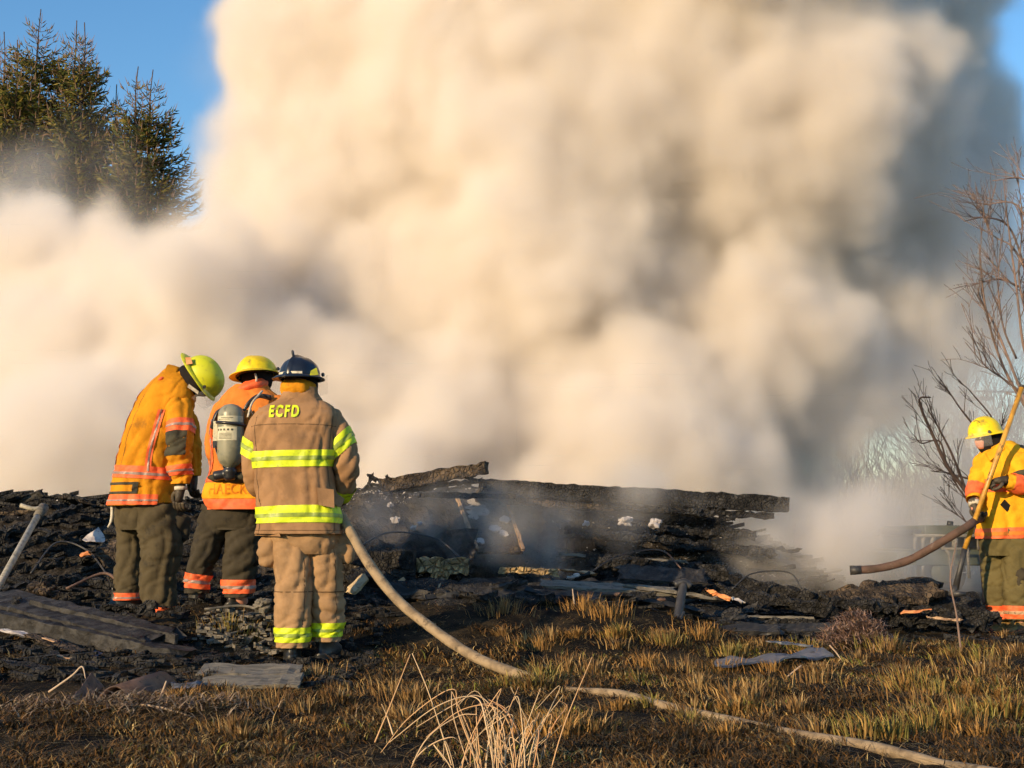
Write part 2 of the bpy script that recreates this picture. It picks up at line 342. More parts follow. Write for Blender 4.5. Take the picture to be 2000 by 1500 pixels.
    def mesh(s, t0=0, t1=None, a0=0, a1=2*math.pi, off=0, res=.011, tf=None, closed=None, mb=None, rim=0, amp=None):
        t1 = s.n if t1 is None else t1; full = abs(a1-a0-2*math.pi) < 1e-6
        i0, i1 = s.L[min(int(t0), s.n)], s.L[min(int(math.ceil(t1)), s.n)]
        nr = max(3, int(abs(i1-i0)/res)); per = (a1-a0)*max(.06, sum(q[3]+q[4] for q in s.Q)/2/len(s.Q)); na = max(4, int(per/res))
        mb = mb or MB(); V = []
        cols = na if full else na+1
        for i in range(nr+1):
            for j in range(cols):
                a = a0+(a1-a0)*j/na; t = t0+(t1-t0)*i/nr
                if tf: t = max(0, min(s.n, t+tf(a)))
                V.append(s.P(t, a, off))
        Fc = []
        for i in range(nr):
            for j in range(na):
                k = (j+1) % cols; Fc.append((i*cols+j, i*cols+k, (i+1)*cols+k, (i+1)*cols+j))
        if rim and full:   # turn the hem inwards so that the cloth has thickness
            for e, r in ((0, range(cols)), (nr, range(cols))):
                if e == 0 and rim == 1: continue
                c = sum((V[e*cols+j] for j in range(cols)), Vector())/cols; base = len(V)
                for j in range(cols): V.append(V[e*cols+j]+(c-V[e*cols+j])*.12)
                for j in range(cols): V.append(V[base+j]+Vector((0, 0, .03 if e else -.03)))
                for q in (0, 1):
                    for j in range(cols):
                        k = (j+1) % cols; A = e*cols if q == 0 else base; Bq = base if q == 0 else base+cols
                        Fc.append((A+j, A+k, Bq+k, Bq+j))
        mb.add(V, Fc); return mb
def band(L, name, m, parent, py0=None, py1=None, t0=None, t1=None, a0=0, a1=2*math.pi, off=.007, tf=None, strip=None, strip_m=None, res=.012):
    """reflective trim: a sheet a few mm proud of the cloth; strip = (lo, hi) fractions of a second strip on it"""
    if t0 is None: t0, t1 = L.t_of(py0), L.t_of(py1)
    L.mesh(t0, t1, a0, a1, off, res, tf).build(name, m, parent, True)
    if strip:
        d = t1-t0; L.mesh(t0+d*strip[0], t0+d*strip[1], a0, a1, off+.004, res, tf).build('reflective_strip', strip_m, parent, True)
def vband(L, name, m, parent, t0, t1, ac, wid, off=.007, strip_m=None):
    """vertical trim centred on angle function ac(t)"""
    def sheet(w_, o_):
        mb = MB(); V = []; n = 40
        for i in range(n+1):
            t = t0+(t1-t0)*i/n
            for j in range(5): V.append(L.P(t, ac(t)+(j/4-.5)*w_, o_))
        mb.add(V, [(i*5+j, i*5+j+1, i*5+j+6, i*5+j+5) for i in range(n) for j in range(4)]); return mb
    sheet(wid, off).build(name, m, parent, True)
    if strip_m: sheet(wid*.28, off+.004).build('reflective_strip', strip_m, parent, True)
def text_on(L, txt, pxc, pyc, size, m, parent, name='lettering', bold=.0, off=.012, spacing=1.15, slant=0, zs=1.0, xs=1.0):
    cu = bpy.data.curves.new('f', 'FONT'); cu.body = txt; cu.size = size; cu.align_x = 'CENTER'; cu.align_y = 'CENTER'; cu.offset = bold
    cu.space_character = spacing; cu.resolution_u = 3
    o = bpy.data.objects.new('f', cu); me = o.to_mesh(); bm = bmesh.new(); bm.from_mesh(me); o.to_mesh_clear()
    bmesh.ops.triangulate(bm, faces=bm.faces); bmesh.ops.subdivide_edges(bm, edges=[e for e in bm.edges if e.calc_length() > .02], cuts=1)
    c = at(pxc, pyc, L.Y0)-L.org
    # invert: find (t, a) by z and x with a few steps
    for v_ in bm.verts:
        x = c.x+v_.co.x*xs; z = c.z+v_.co.y*zs+v_.co.x*slant; t = L.n/2; a = 1.5*math.pi
        for _ in range(14):
            q = cr(L.Q, t); dz = (cr(L.Q, min(t+.05, L.n))[2]-cr(L.Q, max(t-.05, 0))[2])/.1
            t = max(0, min(L.n, t+(z-q[2])/dz*.8)) if abs(dz) > 1e-4 else t
        q = cr(L.Q, t); k = max(-.98, min(.98, (x-q[0])/q[3])); k = math.copysign(abs(k)**(L.sq/2), k); a = 2*math.pi-math.acos(k)
        p = L.P(t, a, off); v_.co = Vector((x, p.y, z))
    me = bpy.data.meshes.new(name); bm.to_mesh(me); bm.free(); bpy.data.objects.remove(o)
    return link(name, me, m, parent)
# ------------------------------------------------------------------ body, hands, helmets, boots
def skin_mesh(name, verts, edges, m, parent, sub=1, root=0):
    me = bpy.data.meshes.new(name); me.from_pydata([v[:3] for v in verts], edges, [])
    o = bpy.data.objects.new('tmp', me); sc.collection.objects.link(o)
    md = o.modifiers.new('s', 'SKIN'); md.use_smooth_shade = True
    lay = me.skin_vertices[0].data
    for i, v in enumerate(verts):
        r = v[3] if len(v) == 4 else v[3]; lay[i].radius = (v[3], v[4] if len(v) > 4 else v[3]); lay[i].use_root = i == root
    if sub: o.modifiers.new('u', 'SUBSURF').levels = sub
    dg = bpy.context.evaluated_depsgraph_get(); dg.update(); ev = o.evaluated_get(dg)
    nm = bpy.data.meshes.new_from_object(ev); bpy.data.objects.remove(o); nm.name = name
    nm.materials.clear()
    return link(name, nm, m, parent, True)
def body(parent, J, head_fw=None):
    """J: dict of joints (local). one continuous skinned figure"""
    V = [(*J['pelvis'], .13), (*J['waist'], .12), (*J['chest'], .14), (*J['neck'], .06), (*J['head'], .085), (*(Vector(J['head'])+Vector(J['hu'])*.07), .085)]
    E = [(0, 1), (1, 2), (2, 3), (3, 4), (4, 5)]
    for s_ in 'lr':
        b = len(V); V += [(*J['hip'+s_], .085), (*J['knee'+s_], .058), (*J['ankle'+s_], .042), (*(Vector(J['ankle'+s_])+Vector(J['toe'+s_])*.13-Vector((0, 0, .05))), .035)]
        E += [(0, b), (b, b+1), (b+1, b+2), (b+2, b+3)]
        b = len(V); V += [(*J['sh'+s_], .055), (*J['elbow'+s_], .042), (*J['wrist'+s_], .03), (*(Vector(J['wrist'+s_])*1.15-Vector(J['elbow'+s_])*.15), .03)]
        E += [(2, b), (b, b+1), (b+1, b+2), (b+2, b+3)]
    if head_fw is not None:
        f = Vector(head_fw).normalized(); h = Vector(J['head']); u = Vector(J['hu'])
        b = len(V); V += [(*(h+f*.06-u*.02), .05), (*(h+f*.088-u*.075), .026), (*(h+f*.112-u*.012), .013), (*(h+f*.1+u*.02), .012)]
        E += [(4, b), (b, b+1), (b, b+2), (b+2, b+3)]
    return skin_mesh('body', V, E, M['skin'], parent)
def hand(parent, wrist, dirv, palm_n, curl=1.0, m=None, thumb=1, name='glove', s=1.12):
    """gloved hand: palm along dirv, fingers curling towards palm_n"""
    d = Vector(dirv).normalized(); n = Vector(palm_n); n = (n-d*n.dot(d)).normalized(); w_ = d.cross(n)*thumb
    W = Vector(wrist)
    bm = MB()
    V = [(*(W-d*.05*s), .036*s), (*W, .034*s), (*(W+d*.05*s), .038*s, .026*s), (*(W+d*.085*s), .036*s, .022*s)]; E = [(0, 1), (1, 2), (2, 3)]
    o = skin_mesh(name, V, E, m or M['glove'], parent)
    for k, (off, ln) in enumerate(((-.032, .058), (-.011, .068), (.011, .064), (.032, .05))):
        b = W+d*.075*s+w_*off*s; P = [b]; dd = d.copy(); c = curl
        for j, l in enumerate((.42, .33, .25)):
            ang = c*(.55, .95, .7)[j]; ax = d.cross(n)
            dd = Matrix.Rotation(ang, 3, ax) @ dd; P.append(P[-1]+dd*ln*l*1.25*s)
        fm = MB(); fm.tube(spline(P, 4), [.0125*s*(1-.22*i/12) for i in range(13)], 8); fm.build('finger', m or M['glove'], o, True)
    P = [W+d*.02*s+w_*-.03*s, W+d*.045*s-w_*.052*s+n*.01, W+d*.075*s-w_*.05*s+n*.03*curl, W+d*.095*s-w_*.032*s+n*.045*curl]
    fm = MB(); fm.tube(spline(P, 4), [.0145*s*(1-.2*i/12) for i in range(13)], 8); fm.build('thumb', m or M['glove'], o, True)
    return o
def helmet(parent, c, up, fw, m, W_=.137, L_=.158, H_=.155, brim=(.028, .075), style='modern', visor=True, rimm=None, brimm=None):
    U = Vector(up).normalized(); Fw = Vector(fw); Fw = (Fw-U*Fw.dot(U)).normalized(); S = Fw.cross(U); C = Vector(c)
    mb = MB(); V = []; n = 40; r = 16
    for i in range(r+1):
        ph = math.pi/2*i/r
        for j in range(n):
            a = 2*math.pi*j/n; ca, sa = math.cos(a), math.sin(a)
            k = math.cos(ph)**.85; h = math.sin(ph)*H_
            ridge = .006*math.exp(-(sa*k*W_/.018)**2) if style == 'modern' else .014*math.exp(-(sa*k*W_/.009)**2)
            if style == 'navy': ridge += .004*abs(math.cos(4*a))**8*math.cos(ph)
            q = C+Fw*ca*k*L_+S*sa*k*W_+U*h
            q += (Fw*ca*k+S*sa*k+U*math.sin(ph)).normalized()*ridge
            V.append(q)
    mb.add(V, [(i*n+j, i*n+(j+1) % n, (i+1)*n+(j+1) % n, (i+1)*n+j) for i in range(r) for j in range(n)])
    hel = mb.build('helmet', m, parent, True)
    # brim
    mb = MB(); V = []
    for ring in range(6):
        for j in range(n):
            a = 2*math.pi*j/n; ca, sa = math.cos(a), math.sin(a); back = sstep(-.1, 1, -ca); w2 = brim[0]+(brim[1]-brim[0])*back
            e = (0, .5, 1, 1, .5, -.06)[ring]; dz = (0, -.006, -.014-.012*back, -.019-.012*back, -.012, -.014)[ring]
            V.append(C+Fw*ca*(L_+e*w2)+S*sa*(W_+e*(brim[0]+.3*(w2-brim[0])))+U*dz)
    mb.add(V, [(i*n+j, (i+1)*n+j, (i+1)*n+(j+1) % n, i*n+(j+1) % n) for i in range(5) for j in range(n)])
    mb.build('brim', brimm or m, hel, True)
    mb = MB(); mb.tube([C+Fw*math.cos(2*math.pi*j/n)*(L_*.99)+S*math.sin(2*math.pi*j/n)*(W_*.99)-U*.016 for j in range(n+1)], .007, 6, False)
    mb.build('rim', rimm or M['rim'], hel, True)
    if visor:
        mb = MB(); V = []
        for i in range(2):
            for j in range(13):
                a = (j/12-.5)*2.4; V.append(C+Fw*math.cos(a)*(L_+.045)+S*math.sin(a)*(W_+.05)+U*(.02-.125*i))
        mb.add(V, [(j, j+1, 14+j, 13+j) for j in range(12)]); o = mb.build('visor', M['visor'], hel, True)
        o.modifiers.new('t', 'SOLIDIFY').thickness = .003
    for sg in (-1, 1):
        mb = MB(); k = C+S*sg*(W_+.004)+Fw*.06+U*.012; mb.tube([k, k+S*sg*.012], .013, 10); mb.build('visor_knob', M['rim'], hel)
    return hel
def boots(parent, x, y, z, fw, m=None, h=.3, r=.062):
    f = Vector(fw).normalized(); b = Vector((x, y, z)); mb = MB(); V = []; n = 18
    prof = [(-.005, -.02, .085, .054), (.012, .0, .15, .056), (.03, .03, .15, .056), (.06, .025, .142, .054), (.085, .0, .115, .052), (.11, -.03, .085, .052), (.15, -.045, .066, .055), (h*.7, -.045, .066, .06), (h, -.045, .068, .064)]
    for hz, cy_, ln, wd in prof:
        for j in range(n):
            a = 2*math.pi*j/n; V.append(b+f*(cy_+math.cos(a)*ln)+Vector((-f.y, f.x, 0))*math.sin(a)*wd+Vector((0, 0, hz)))
    mb.add(V, [(i*n+j, i*n+(j+1) % n, (i+1)*n+(j+1) % n, (i+1)*n+j) for i in range(len(prof)-1) for j in range(n)]+[tuple(range(n))])
    o = mb.build('boot', m or M['boot'], parent, True)
    s_ = MB(); V = []
    for hz in (-.012, .008):
        for j in range(n):
            a = 2*math.pi*j/n; V.append(b+f*(.005+math.cos(a)*.158)+Vector((-f.y, f.x, 0))*math.sin(a)*.058+Vector((0, 0, hz)))
    s_.add(V, [(j, (j+1) % n, n+(j+1) % n, n+j) for j in range(n)]+[tuple(range(n)), tuple(range(n, 2*n))]); s_.build('sole', M['rim'], o)
    return o
def blob(name, m, parent, c, rx, ry, rz, seed=0, amp=.01, up=(0, 0, 1), fq=9):
    bm = bmesh.new(); bmesh.ops.create_icosphere(bm, subdivisions=4, radius=1)
    U = Vector(up).normalized(); q = U.to_track_quat('Z', 'Y'); c = Vector(c)
    for v in bm.verts:
        n = v.co.copy(); p = Vector((n.x*rx, n.y*ry, n.z*rz))
        p += n*amp*(abs(N.noise(p*fq+Vector((seed*3, 0, 0))))*2-.4+.4*N.noise(p*fq*3)); v.co = c+q@p
    me = bpy.data.meshes.new(name); bm.to_mesh(me); bm.free(); return link(name, me, m, parent, True)
PI = math.pi
M['cl_name2'] = cloth('faded orange lettering', (.7, .22, .02), (.6, .2, .02), .7)
M['seam'] = cloth('dark stitched seam', (.1, .06, .035), (.06, .04, .025), .6)
M['cl_name'] = cloth('bright orange name panel', (.9, .36, .02), (.7, .25, .02), .7)
# ================================================================== firefighter in tan coat, seen from behind
Y3 = 8.67; o3 = at(605, 1272, Y3); o3.z -= .0
def L3(px, py, dy=0): return at(px, py, Y3+dy)-o3
p3 = thing('person', 'firefighter in tan coat with lime bands and dark navy helmet, back turned, holding the hose', 'person', o3, 'firefighters at the fire')
body(p3, dict(pelvis=L3(590, 1040, .05), waist=L3(578, 970, .04), chest=L3(575, 860, .04), neck=L3(582, 785, .05), head=L3(586, 752, .07), hu=(0, 0, 1),
     hipl=L3(562, 1060), kneel=L3(575, 1150), anklel=L3(568, 1240), toel=(0, .5, 0), hipr=L3(622, 1060), kneer=L3(635, 1150, .08), ankler=L3(640, 1240, .11), toer=(.2, .5, 0),
     shl=L3(525, 815), elbowl=L3(495, 925, .06), wristl=L3(560, 985, .3), shr=L3(648, 815), elbowr=L3(684, 905, .04), wristr=L3(655, 985, .2)))
tr = [(1010, 512, 650, .17, .03), (1040, 520, 660, .18, .03), (1062, 530, 662, .17, .03), (1082, 560, 650, .13, .03)]
TR = Loft(tr, Y3, o3, amp=.01, seed=3, sq=2.6)
T3 = TR.mesh(rim=0)
LL = Loft([(1040, 528, 612, .13, 0), (1070, 530, 612, .135, 0), (1110, 536, 612, .13, 0), (1150, 537, 610, .12, -.01), (1190, 537, 609, .115, -.01), (1225, 538, 606, .11, 0), (1246, 537, 604, .11, 0), (1264, 540, 601, .105, 0)], Y3, o3, kind='leg', amp=.015, seed=5, sq=2.3)
LR = Loft([(1040, 590, 664, .13, .06), (1070, 592, 668, .13, .06), (1110, 594, 670, .125, .06), (1150, 598, 671, .12, .08), (1190, 604, 672, .115, .1), (1220, 608, 670, .11, .11), (1236, 610, 667, .105, .11), (1252, 612, 663, .1, .11)], Y3, o3, kind='leg', amp=.017, seed=6, sq=2.3)
LL.mesh(mb=T3, rim=1); LR.mesh(mb=T3, rim=1)
t3 = T3.build('trousers', M['cl_tan2'], p3, True)
band(LL, 'cuff_trim', M['lime'], t3, 1224, 1252, strip=(.36, .62), strip_m=M['lime_dark'])
band(LR, 'cuff_trim', M['lime'], t3, 1214, 1242, strip=(.36, .62), strip_m=M['lime_dark'])
blob('thigh_pocket', M['cl_tan2'], t3, L3(530, 1074, -.02), .07, .09, .115, 4, .02, (.18, 0, 1))
blob('thigh_pocket', M['cl_tan2'], t3, L3(664, 1072, .04), .045, .09, .1, 7, .02, (-.15, 0, 1))
blob('knee_pad', M['cl_patch'], t3, L3(660, 1062, .13), .07, .06, .07, 9, .012)
K3 = [(771, 555, 620, .095, .03), (780, 546, 628, .11, .03), (789, 528, 644, .125, .02), (799, 508, 656, .14, .01), (814, 496, 662, .155, 0), (840, 492, 660, .165, 0), (880, 495, 655, .168, 0), (920, 498, 652, .17, 0), (960, 501, 658, .175, 0), (1000, 504, 664, .18, 0), (1025, 503, 666, .185, 0), (1043, 499, 668, .19, 0)]
J3 = Loft(K3, Y3, o3, amp=.011, seed=11, sq=2.7)
j3m = J3.mesh(rim=1)
SR = Loft([(632, 806, .03, .07), (646, 820, .03, .088), (660, 850, .02, .092), (672, 885, .02, .088), (676, 915, .02, .084), (670, 945, .08, .078), (660, 968, .17, .066), (650, 980, .27, .056)], Y3, o3, 'limb', 'sleeve', .016, 21, 2.1)
SL = Loft([(524, 806, .03, .065), (512, 824, .03, .08), (502, 855, .02, .085), (498, 890, .02, .083), (499, 925, .04, .08), (512, 955, .12, .075), (535, 970, .25, .065), (560, 975, .36, .055)], Y3, o3, 'limb', 'sleeve', .014, 25, 2.1)
SR.mesh(mb=j3m); SL.mesh(mb=j3m)
co3 = Loft([(757, 551, 620, .088, .03), (768, 550, 622, .095, .03), (781, 546, 630, .11, .03)], Y3, o3, amp=.006, seed=31, sq=2.1); co3.mesh(mb=j3m)
j3 = j3m.build('coat', M['cl_tan'], p3, True)
band(J3, 'yoke_seam', M['seam'], j3, 834, 835.2, off=.001, tf=lambda a: .05*math.cos(a*2)); band(J3, 'hem_seam', M['seam'], j3, 1034, 1035, off=.001)
vband(J3, 'side_seam', M['seam'], j3, 4.0, 10.9, lambda t: PI*1.83, .03, off=.001); vband(J3, 'side_seam', M['seam'], j3, 4.0, 10.9, lambda t: PI*1.2, .03, off=.001)
for l_ in (LL, LR): vband(l_, 'leg_seam', M['seam'], t3, .8, 6, lambda t: PI*1.72, .035, off=.001); band(l_, 'knee_seam', M['seam'], t3, t0=3.1, t1=3.14, off=.001)
band(J3, 'chest_trim', M['lime'], j3, 882, 914, strip=(.36, .6), strip_m=M['lime_dark'], tf=lambda a: .09*math.cos(a)**1*-.6)
band(J3, 'hem_trim', M['lime'], j3, 988, 1021, strip=(.36, .6), strip_m=M['lime_dark'], tf=lambda a: .1*math.sin(a*1.0+1.2)**2-.05)
band(SR, 'sleeve_trim', M['lime'], j3, t0=2.15, t1=3.0, strip=(.36, .62), strip_m=M['lime_dark'], tf=lambda a: -.35*math.cos(a))
band(SL, 'sleeve_trim', M['lime'], j3, t0=2.35, t1=3.2, strip=(.36, .62), strip_m=M['lime_dark'], tf=lambda a: .3*math.cos(a))
band(SR, 'cuff_trim', M['lime'], j3, t0=5.1, t1=5.9)
text_on(J3, 'ECFD', 562, 808, .108, M['lime'], j3, bold=.004, spacing=1.3, zs=1.0, off=.009, xs=.64)
# armhole seam folds and pocket flaps at the hip
def flap(name, m, parent, P, th=.008):
    mb = MB(); n = len(P); c = sum((Vector(p) for p in P), Vector())/n; nn = Vector((0, 1, 0)); 
    V = [Vector(p) for p in P]+[Vector(p)+nn*th for p in P]; mb.add(V, [tuple(range(n)), tuple(reversed(range(n, 2*n)))]+[(j, n+j, n+(j+1) % n, (j+1) % n) for j in range(n)]); return mb.build(name, m, parent)
flap('pocket_flap', M['cl_tan'], j3, [L3(619, 952, -.19), L3(652, 956, -.17), L3(653, 992, -.18), L3(622, 986, -.2)], .03)
flap('pocket_flap', M['cl_tan'], j3, [L3(655, 962, -.1), L3(672, 974, -.06), L3(666, 990, -.08), L3(652, 984, -.12)], .03)
flap('coat_tail', M['cl_tan'], j3, [L3(497, 1046, -.06), L3(510, 1030, -.1), L3(545, 1040, -.19), L3(548, 1048, -.19)], .03)
blob('neck_cape', M['cl_gold'], p3, L3(582, 758, .04), .118, .12, .075, 2, .012, fq=14)
blob('hood', M['cl_black'], p3, L3(588, 752, .09), .112, .12, .13, 6, .006)
h3 = helmet(p3, L3(586, 736, .05), (-.02, .04, 1), (.35, .9, -.08), M['hel_navy'], .128, .15, .13, (.03, .075), 'navy', True, M['rim'], M['hel_navy'])
mb = MB(); mb.tube(spline([L3(578, 700, .0), L3(573, 694, -.01), L3(571, 684, -.01)], 5), [.01]*5+[.009]*5+[.004], 8); mb.build('crest_spike', M['hel_navy'], h3, True)
mb = MB(); V = []
for i in range(9):
    a = math.radians(205+i*10)
    for hz in (0, .022): V.append(L3(586, 736, .05)+Vector((math.cos(a)*.142, math.sin(a)*.15, -.002+hz)))
mb.add(V, [(2*i, 2*i+2, 2*i+3, 2*i+1) for i in range(8)]); mb.build('reflective_band', M['white_strap'], h3, True)
flap('reflective_patch', M['hel_lime'], h3, [L3(607, 724, -.115), L3(618, 718, -.1), L3(622, 732, -.1), L3(605, 733, -.12)], .004)
hand(p3, L3(655, 985, .24), (-.2, .6, -.35), (-.6, .2, -.6), 1.1)
hand(p3, L3(560, 976, .36), (.7, .4, .05), (0, .3, -1), 1.1, thumb=-1)
gz = lambda x, y: gh(x, y)
for px, py, dy, f in ((571, 1262, .05, (-.1, 1, 0)), (640, 1254, .15, (.35, 1, 0))):
    q = at(px, py, Y3+dy); q.z = gz(q.x, q.y)+.015; q -= o3; boots(p3, q.x, q.y, q.z, f, h=.16)
# ================================================================== firefighter bent forward, gold coat, at the left
Y1 = 9.75; o1 = at(290, 1200, Y1)
def L1(px, py, dy=0): return at(px, py, Y1+dy)-o1
p1 = thing('person', 'firefighter in gold coat with orange red bands, head bowed far down in a lime helmet', 'person', o1, 'firefighters at the fire')
body(p1, dict(pelvis=L1(285, 1000, .05), waist=L1(285, 940, .05), chest=L1(318, 810, .05), neck=L1(360, 752, .05), head=L1(385, 745, .07), hu=(.6, .1, .35),
     hipl=L1(270, 1020, .15), kneel=L1(255, 1090, .2), anklel=L1(247, 1150, .2), toel=(.6, .3, 0), hipr=L1(305, 1020), kneer=L1(320, 1100), ankler=L1(308, 1175), toer=(.6, .2, 0),
     shl=L1(330, 800, .25), elbowl=L1(372, 880, .35), wristl=L1(378, 930, .38), shr=L1(345, 800, -.08), elbowr=L1(352, 880, -.14), wristr=L1(352, 948, -.14)))
A = Loft([(1075-90, 238, 335, .17, .05), (1010, 236, 345, .17, .05), (1035, 236, 340, .15, .05)], Y1, o1, amp=.01, seed=41).mesh()
l1 = Loft([(985, 226, 300, .12, .17), (1030, 227, 285, .12, .17), (1070, 230, 283, .115, .18), (1110, 226, 281, .11, .18), (1140, 222, 278, .105, .18), (1162, 222, 274, .1, .18), (1172, 224, 272, .1, .18)], Y1, o1, kind='leg', amp=.016, seed=42)
r1 = Loft([(985, 262, 345, .14, 0), (1030, 268, 352, .14, -.02), (1065, 274, 356, .13, -.03), (1100, 276, 348, .12, -.02), (1140, 274, 343, .115, 0), (1172, 276, 345, .11, 0), (1196, 282, 340, .105, 0), (1204, 284, 338, .1, 0)], Y1, o1, kind='leg', amp=.019, seed=43)
l1.mesh(mb=A, rim=1); r1.mesh(mb=A, rim=1)
t1 = A.build('trousers', M['cl_olive'], p1, True)
band(l1, 'cuff_trim', M['red_trim'], t1, 1156, 1171, strip=(.4, .65), strip_m=M['silver']); band(r1, 'cuff_trim', M['red_trim'], t1, 1182, 1203, strip=(.4, .65), strip_m=M['silver'])
blob('thigh_pocket', M['cl_dark'], t1, L1(348, 1030, .0), .065, .09, .12, 14, .025, (-.2, 0, 1))
KT = [(722, 322, 352, .07, .1), (732, 312, 372, .12, .08), (748, 294, 380, .15, .06), (770, 276, 384, .17, .04), (800, 261, 376, .18, .03), (850, 243, 360, .185, .02), (890, 234, 346, .185, .02), (925, 227, 342, .185, .02), (958, 220, 340, .19, .02), (988, 213, 336, .195, .02)]
J1 = Loft(KT, Y1, o1, amp=.011, seed=51, sq=2.3)
tilt = lambda a: -.34*sstep(-.1, .9, math.cos(a))
a1 = MB(); V = []; nr, na = 70, 120
for i in range(nr+1):
    for j in range(na):
        a = 2*PI*j/na; t = J1.n*i/nr; t = t*(1-(-tilt(a))*sstep(.6, 1, i/nr)*.14*3/ J1.n*1.9) if i/nr > .6 else t
        V.append(J1.P(t, a))
a1.add(V, [(i*na+j, i*na+(j+1) % na, (i+1)*na+(j+1) % na, (i+1)*na+j) for i in range(nr) for j in range(na)])
S1 = Loft([(334, 778, -.02, .075), (346, 796, -.06, .1), (352, 825, -.1, .1), (352, 855, -.13, .093), (350, 885, -.14, .09), (352, 912, -.14, .084), (354, 932, -.14, .075), (354, 945, -.14, .066)], Y1, o1, 'limb', 'sleeve', .02, 53, 2.1)
S1b = Loft([(345, 790, .25, .07), (362, 820, .3, .085), (372, 870, .34, .08), (376, 915, .36, .065), (377, 930, .36, .055)], Y1, o1, 'limb', 'sleeve', .015, 54, 2.1)
S1.mesh(mb=a1); S1b.mesh(mb=a1)
c1 = Loft([(328, 745, .06, .125), (348, 746, .06, .11), (368, 752, .06, .1)], Y1, o1, 'limb', 'drape', .008, 55, 2.1); c1.mesh(mb=a1)
j1 = a1.build('coat', M['cl_gold'], p1, True)
vband(J1, 'back_seam', M['seam'], j1, 1.5, 6.9, lambda t: PI*1.28, .02, off=.001); band(S1, 'shoulder_seam', M['seam'], j1, t0=.5, t1=.56, off=.002)
band(J1, 'waist_trim', M['red_trim'], j1, 912, 936, strip=(.5, .72), strip_m=M['silver'], a0=PI*.75, a1=2*PI*1.0, tf=lambda a: .1*math.cos(a))
band(J1, 'hem_trim', M['red_trim'], j1, 966, 986, a0=PI*.75, a1=PI*1.72, strip=(.42, .58), strip_m=M['silver'])
band(J1, 'panel_edge', M['cl_patch'], j1, 943, 948, a0=PI*.8, a1=PI*1.5); band(J1, 'panel_edge', M['cl_patch'], j1, 961, 965, a0=PI*.8, a1=PI*1.5)
band(J1, 'panel_edge', M['cl_patch'], j1, 943, 965, a0=PI*1.47, a1=PI*1.51, off=.0075)
vband(J1, 'side_trim', M['red_trim'], j1, 4.1, 6.95, lambda t: PI*1.56+.03*(t-5), .2, strip_m=M['silver'])
vband(J1, 'back_trim', M['red_trim'], j1, 2.6, 6.9, lambda t: PI*1.03, .2)
band(S1, 'arm_trim', M['red_trim'], j1, t0=2.05, t1=2.75, strip=(.4, .6), strip_m=M['silver'], a0=PI*1.15, a1=PI*2.2)
band(S1, 'elbow_patch', M['cl_patch'], j1, t0=2.75, t1=4.2, a0=PI*.95, a1=PI*1.68, off=.007)
band(S1, 'cuff_trim', M['red_trim'], j1, t0=4.85, t1=5.8, strip=(.42, .62), strip_m=M['silver'])
blob('shoulder_patch', M['red_trim'], j1, L1(316, 741, -.04), .05, .03, .018, 5, .004, (-.35, 0, 1))
flap('collar_tab', M['white_strap'], j1, [L1(369, 750, -.08), L1(388, 764, -.06), L1(386, 770, -.06), L1(366, 756, -.08)], .01)
blob('hood', M['cl_black'], p1, L1(384, 741, .05), .12, .12, .14, 8, .012, (.75, 0, -.55))
U1, F1 = (.84, -.1, .5), (.42, .25, -.86)
h1 = helmet(p1, L1(395, 738, .05), U1, F1, M['hel_lime'], .135, .165, .15, (.025, .07), 'modern', True)
flap('brim_badge', M['ember'], h1, [L1(362, 698, -.08), L1(372, 698, -.08), L1(376, 710, -.1), L1(364, 712, -.1)], .008)
hand(p1, L1(352, 955, -.14), (-.1, 0, -1), (.3, .6, 0), .75, s=1.25)
mb = MB(); mb.tube([L1(353, 950, -.14), L1(353, 957, -.14)], .046, 14); mb.build('glove_cuff', M['white_strap'], p1, True)
hand(p1, L1(378, 936, .37), (.05, 0, -1), (.3, .6, 0), .75, s=1.1)
mb = MB(); mb.tube(spline([L1(219, 985, -.03), L1(219, 1005, -.04), L1(217, 1018, -.04), L1(211, 1030, -.04)], 5), [.012]*11+[.008]*5, 8); mb.build('tool_hook', M['white_strap'], p1, True)
for px, py, dy, f in ((248, 1172, .18, (.9, .4, 0)), (315, 1203, 0, (.9, .3, 0))):
    q = L1(px, py+3, dy); boots(p1, q.x, q.y, q.z-.03, f, h=.16)
# ================================================================== firefighter with air pack, orange coat
Y2 = 9.35; o2 = at(440, 1186, Y2)
def L2(px, py, dy=0): return at(px, py, Y2+dy)-o2
p2 = thing('person', 'firefighter in orange coat wearing the air bottle, under a yellow helmet, between two others', 'person', o2, 'firefighters at the fire')
body(p2, dict(pelvis=L2(450, 1005, .05), waist=L2(470, 940, .05), chest=L2(485, 840, .05), neck=L2(492, 765, .08), head=L2(502, 738, .1), hu=(.1, .1, 1),
     hipl=L2(430, 1020), kneel=L2(405, 1085, .1), anklel=L2(385, 1150), toel=(-.1, .6, 0), hipr=L2(480, 1020), kneer=L2(475, 1090, .1), ankler=L2(466, 1165), toer=(.3, .5, 0),
     shl=L2(440, 800, .1), elbowl=L2(425, 880, .2), wristl=L2(450, 930, .4), shr=L2(540, 800, .1), elbowr=L2(560, 880, .15), wristr=L2(545, 940, .4)))
A = Loft([(985, 404, 520, .17, .03), (1010, 403, 520, .17, .03), (1035, 408, 516, .15, .03)], Y2, o2, amp=.01, seed=61).mesh()
l2 = Loft([(985, 396, 470, .14, .05), (1020, 388, 458, .14, .04), (1050, 380, 440, .13, .02), (1085, 374, 428, .125, .01), (1115, 366, 416, .11, .02), (1140, 361, 409, .1, .02), (1158, 362, 406, .095, .02)], Y2, o2, kind='leg', amp=.02, seed=62)
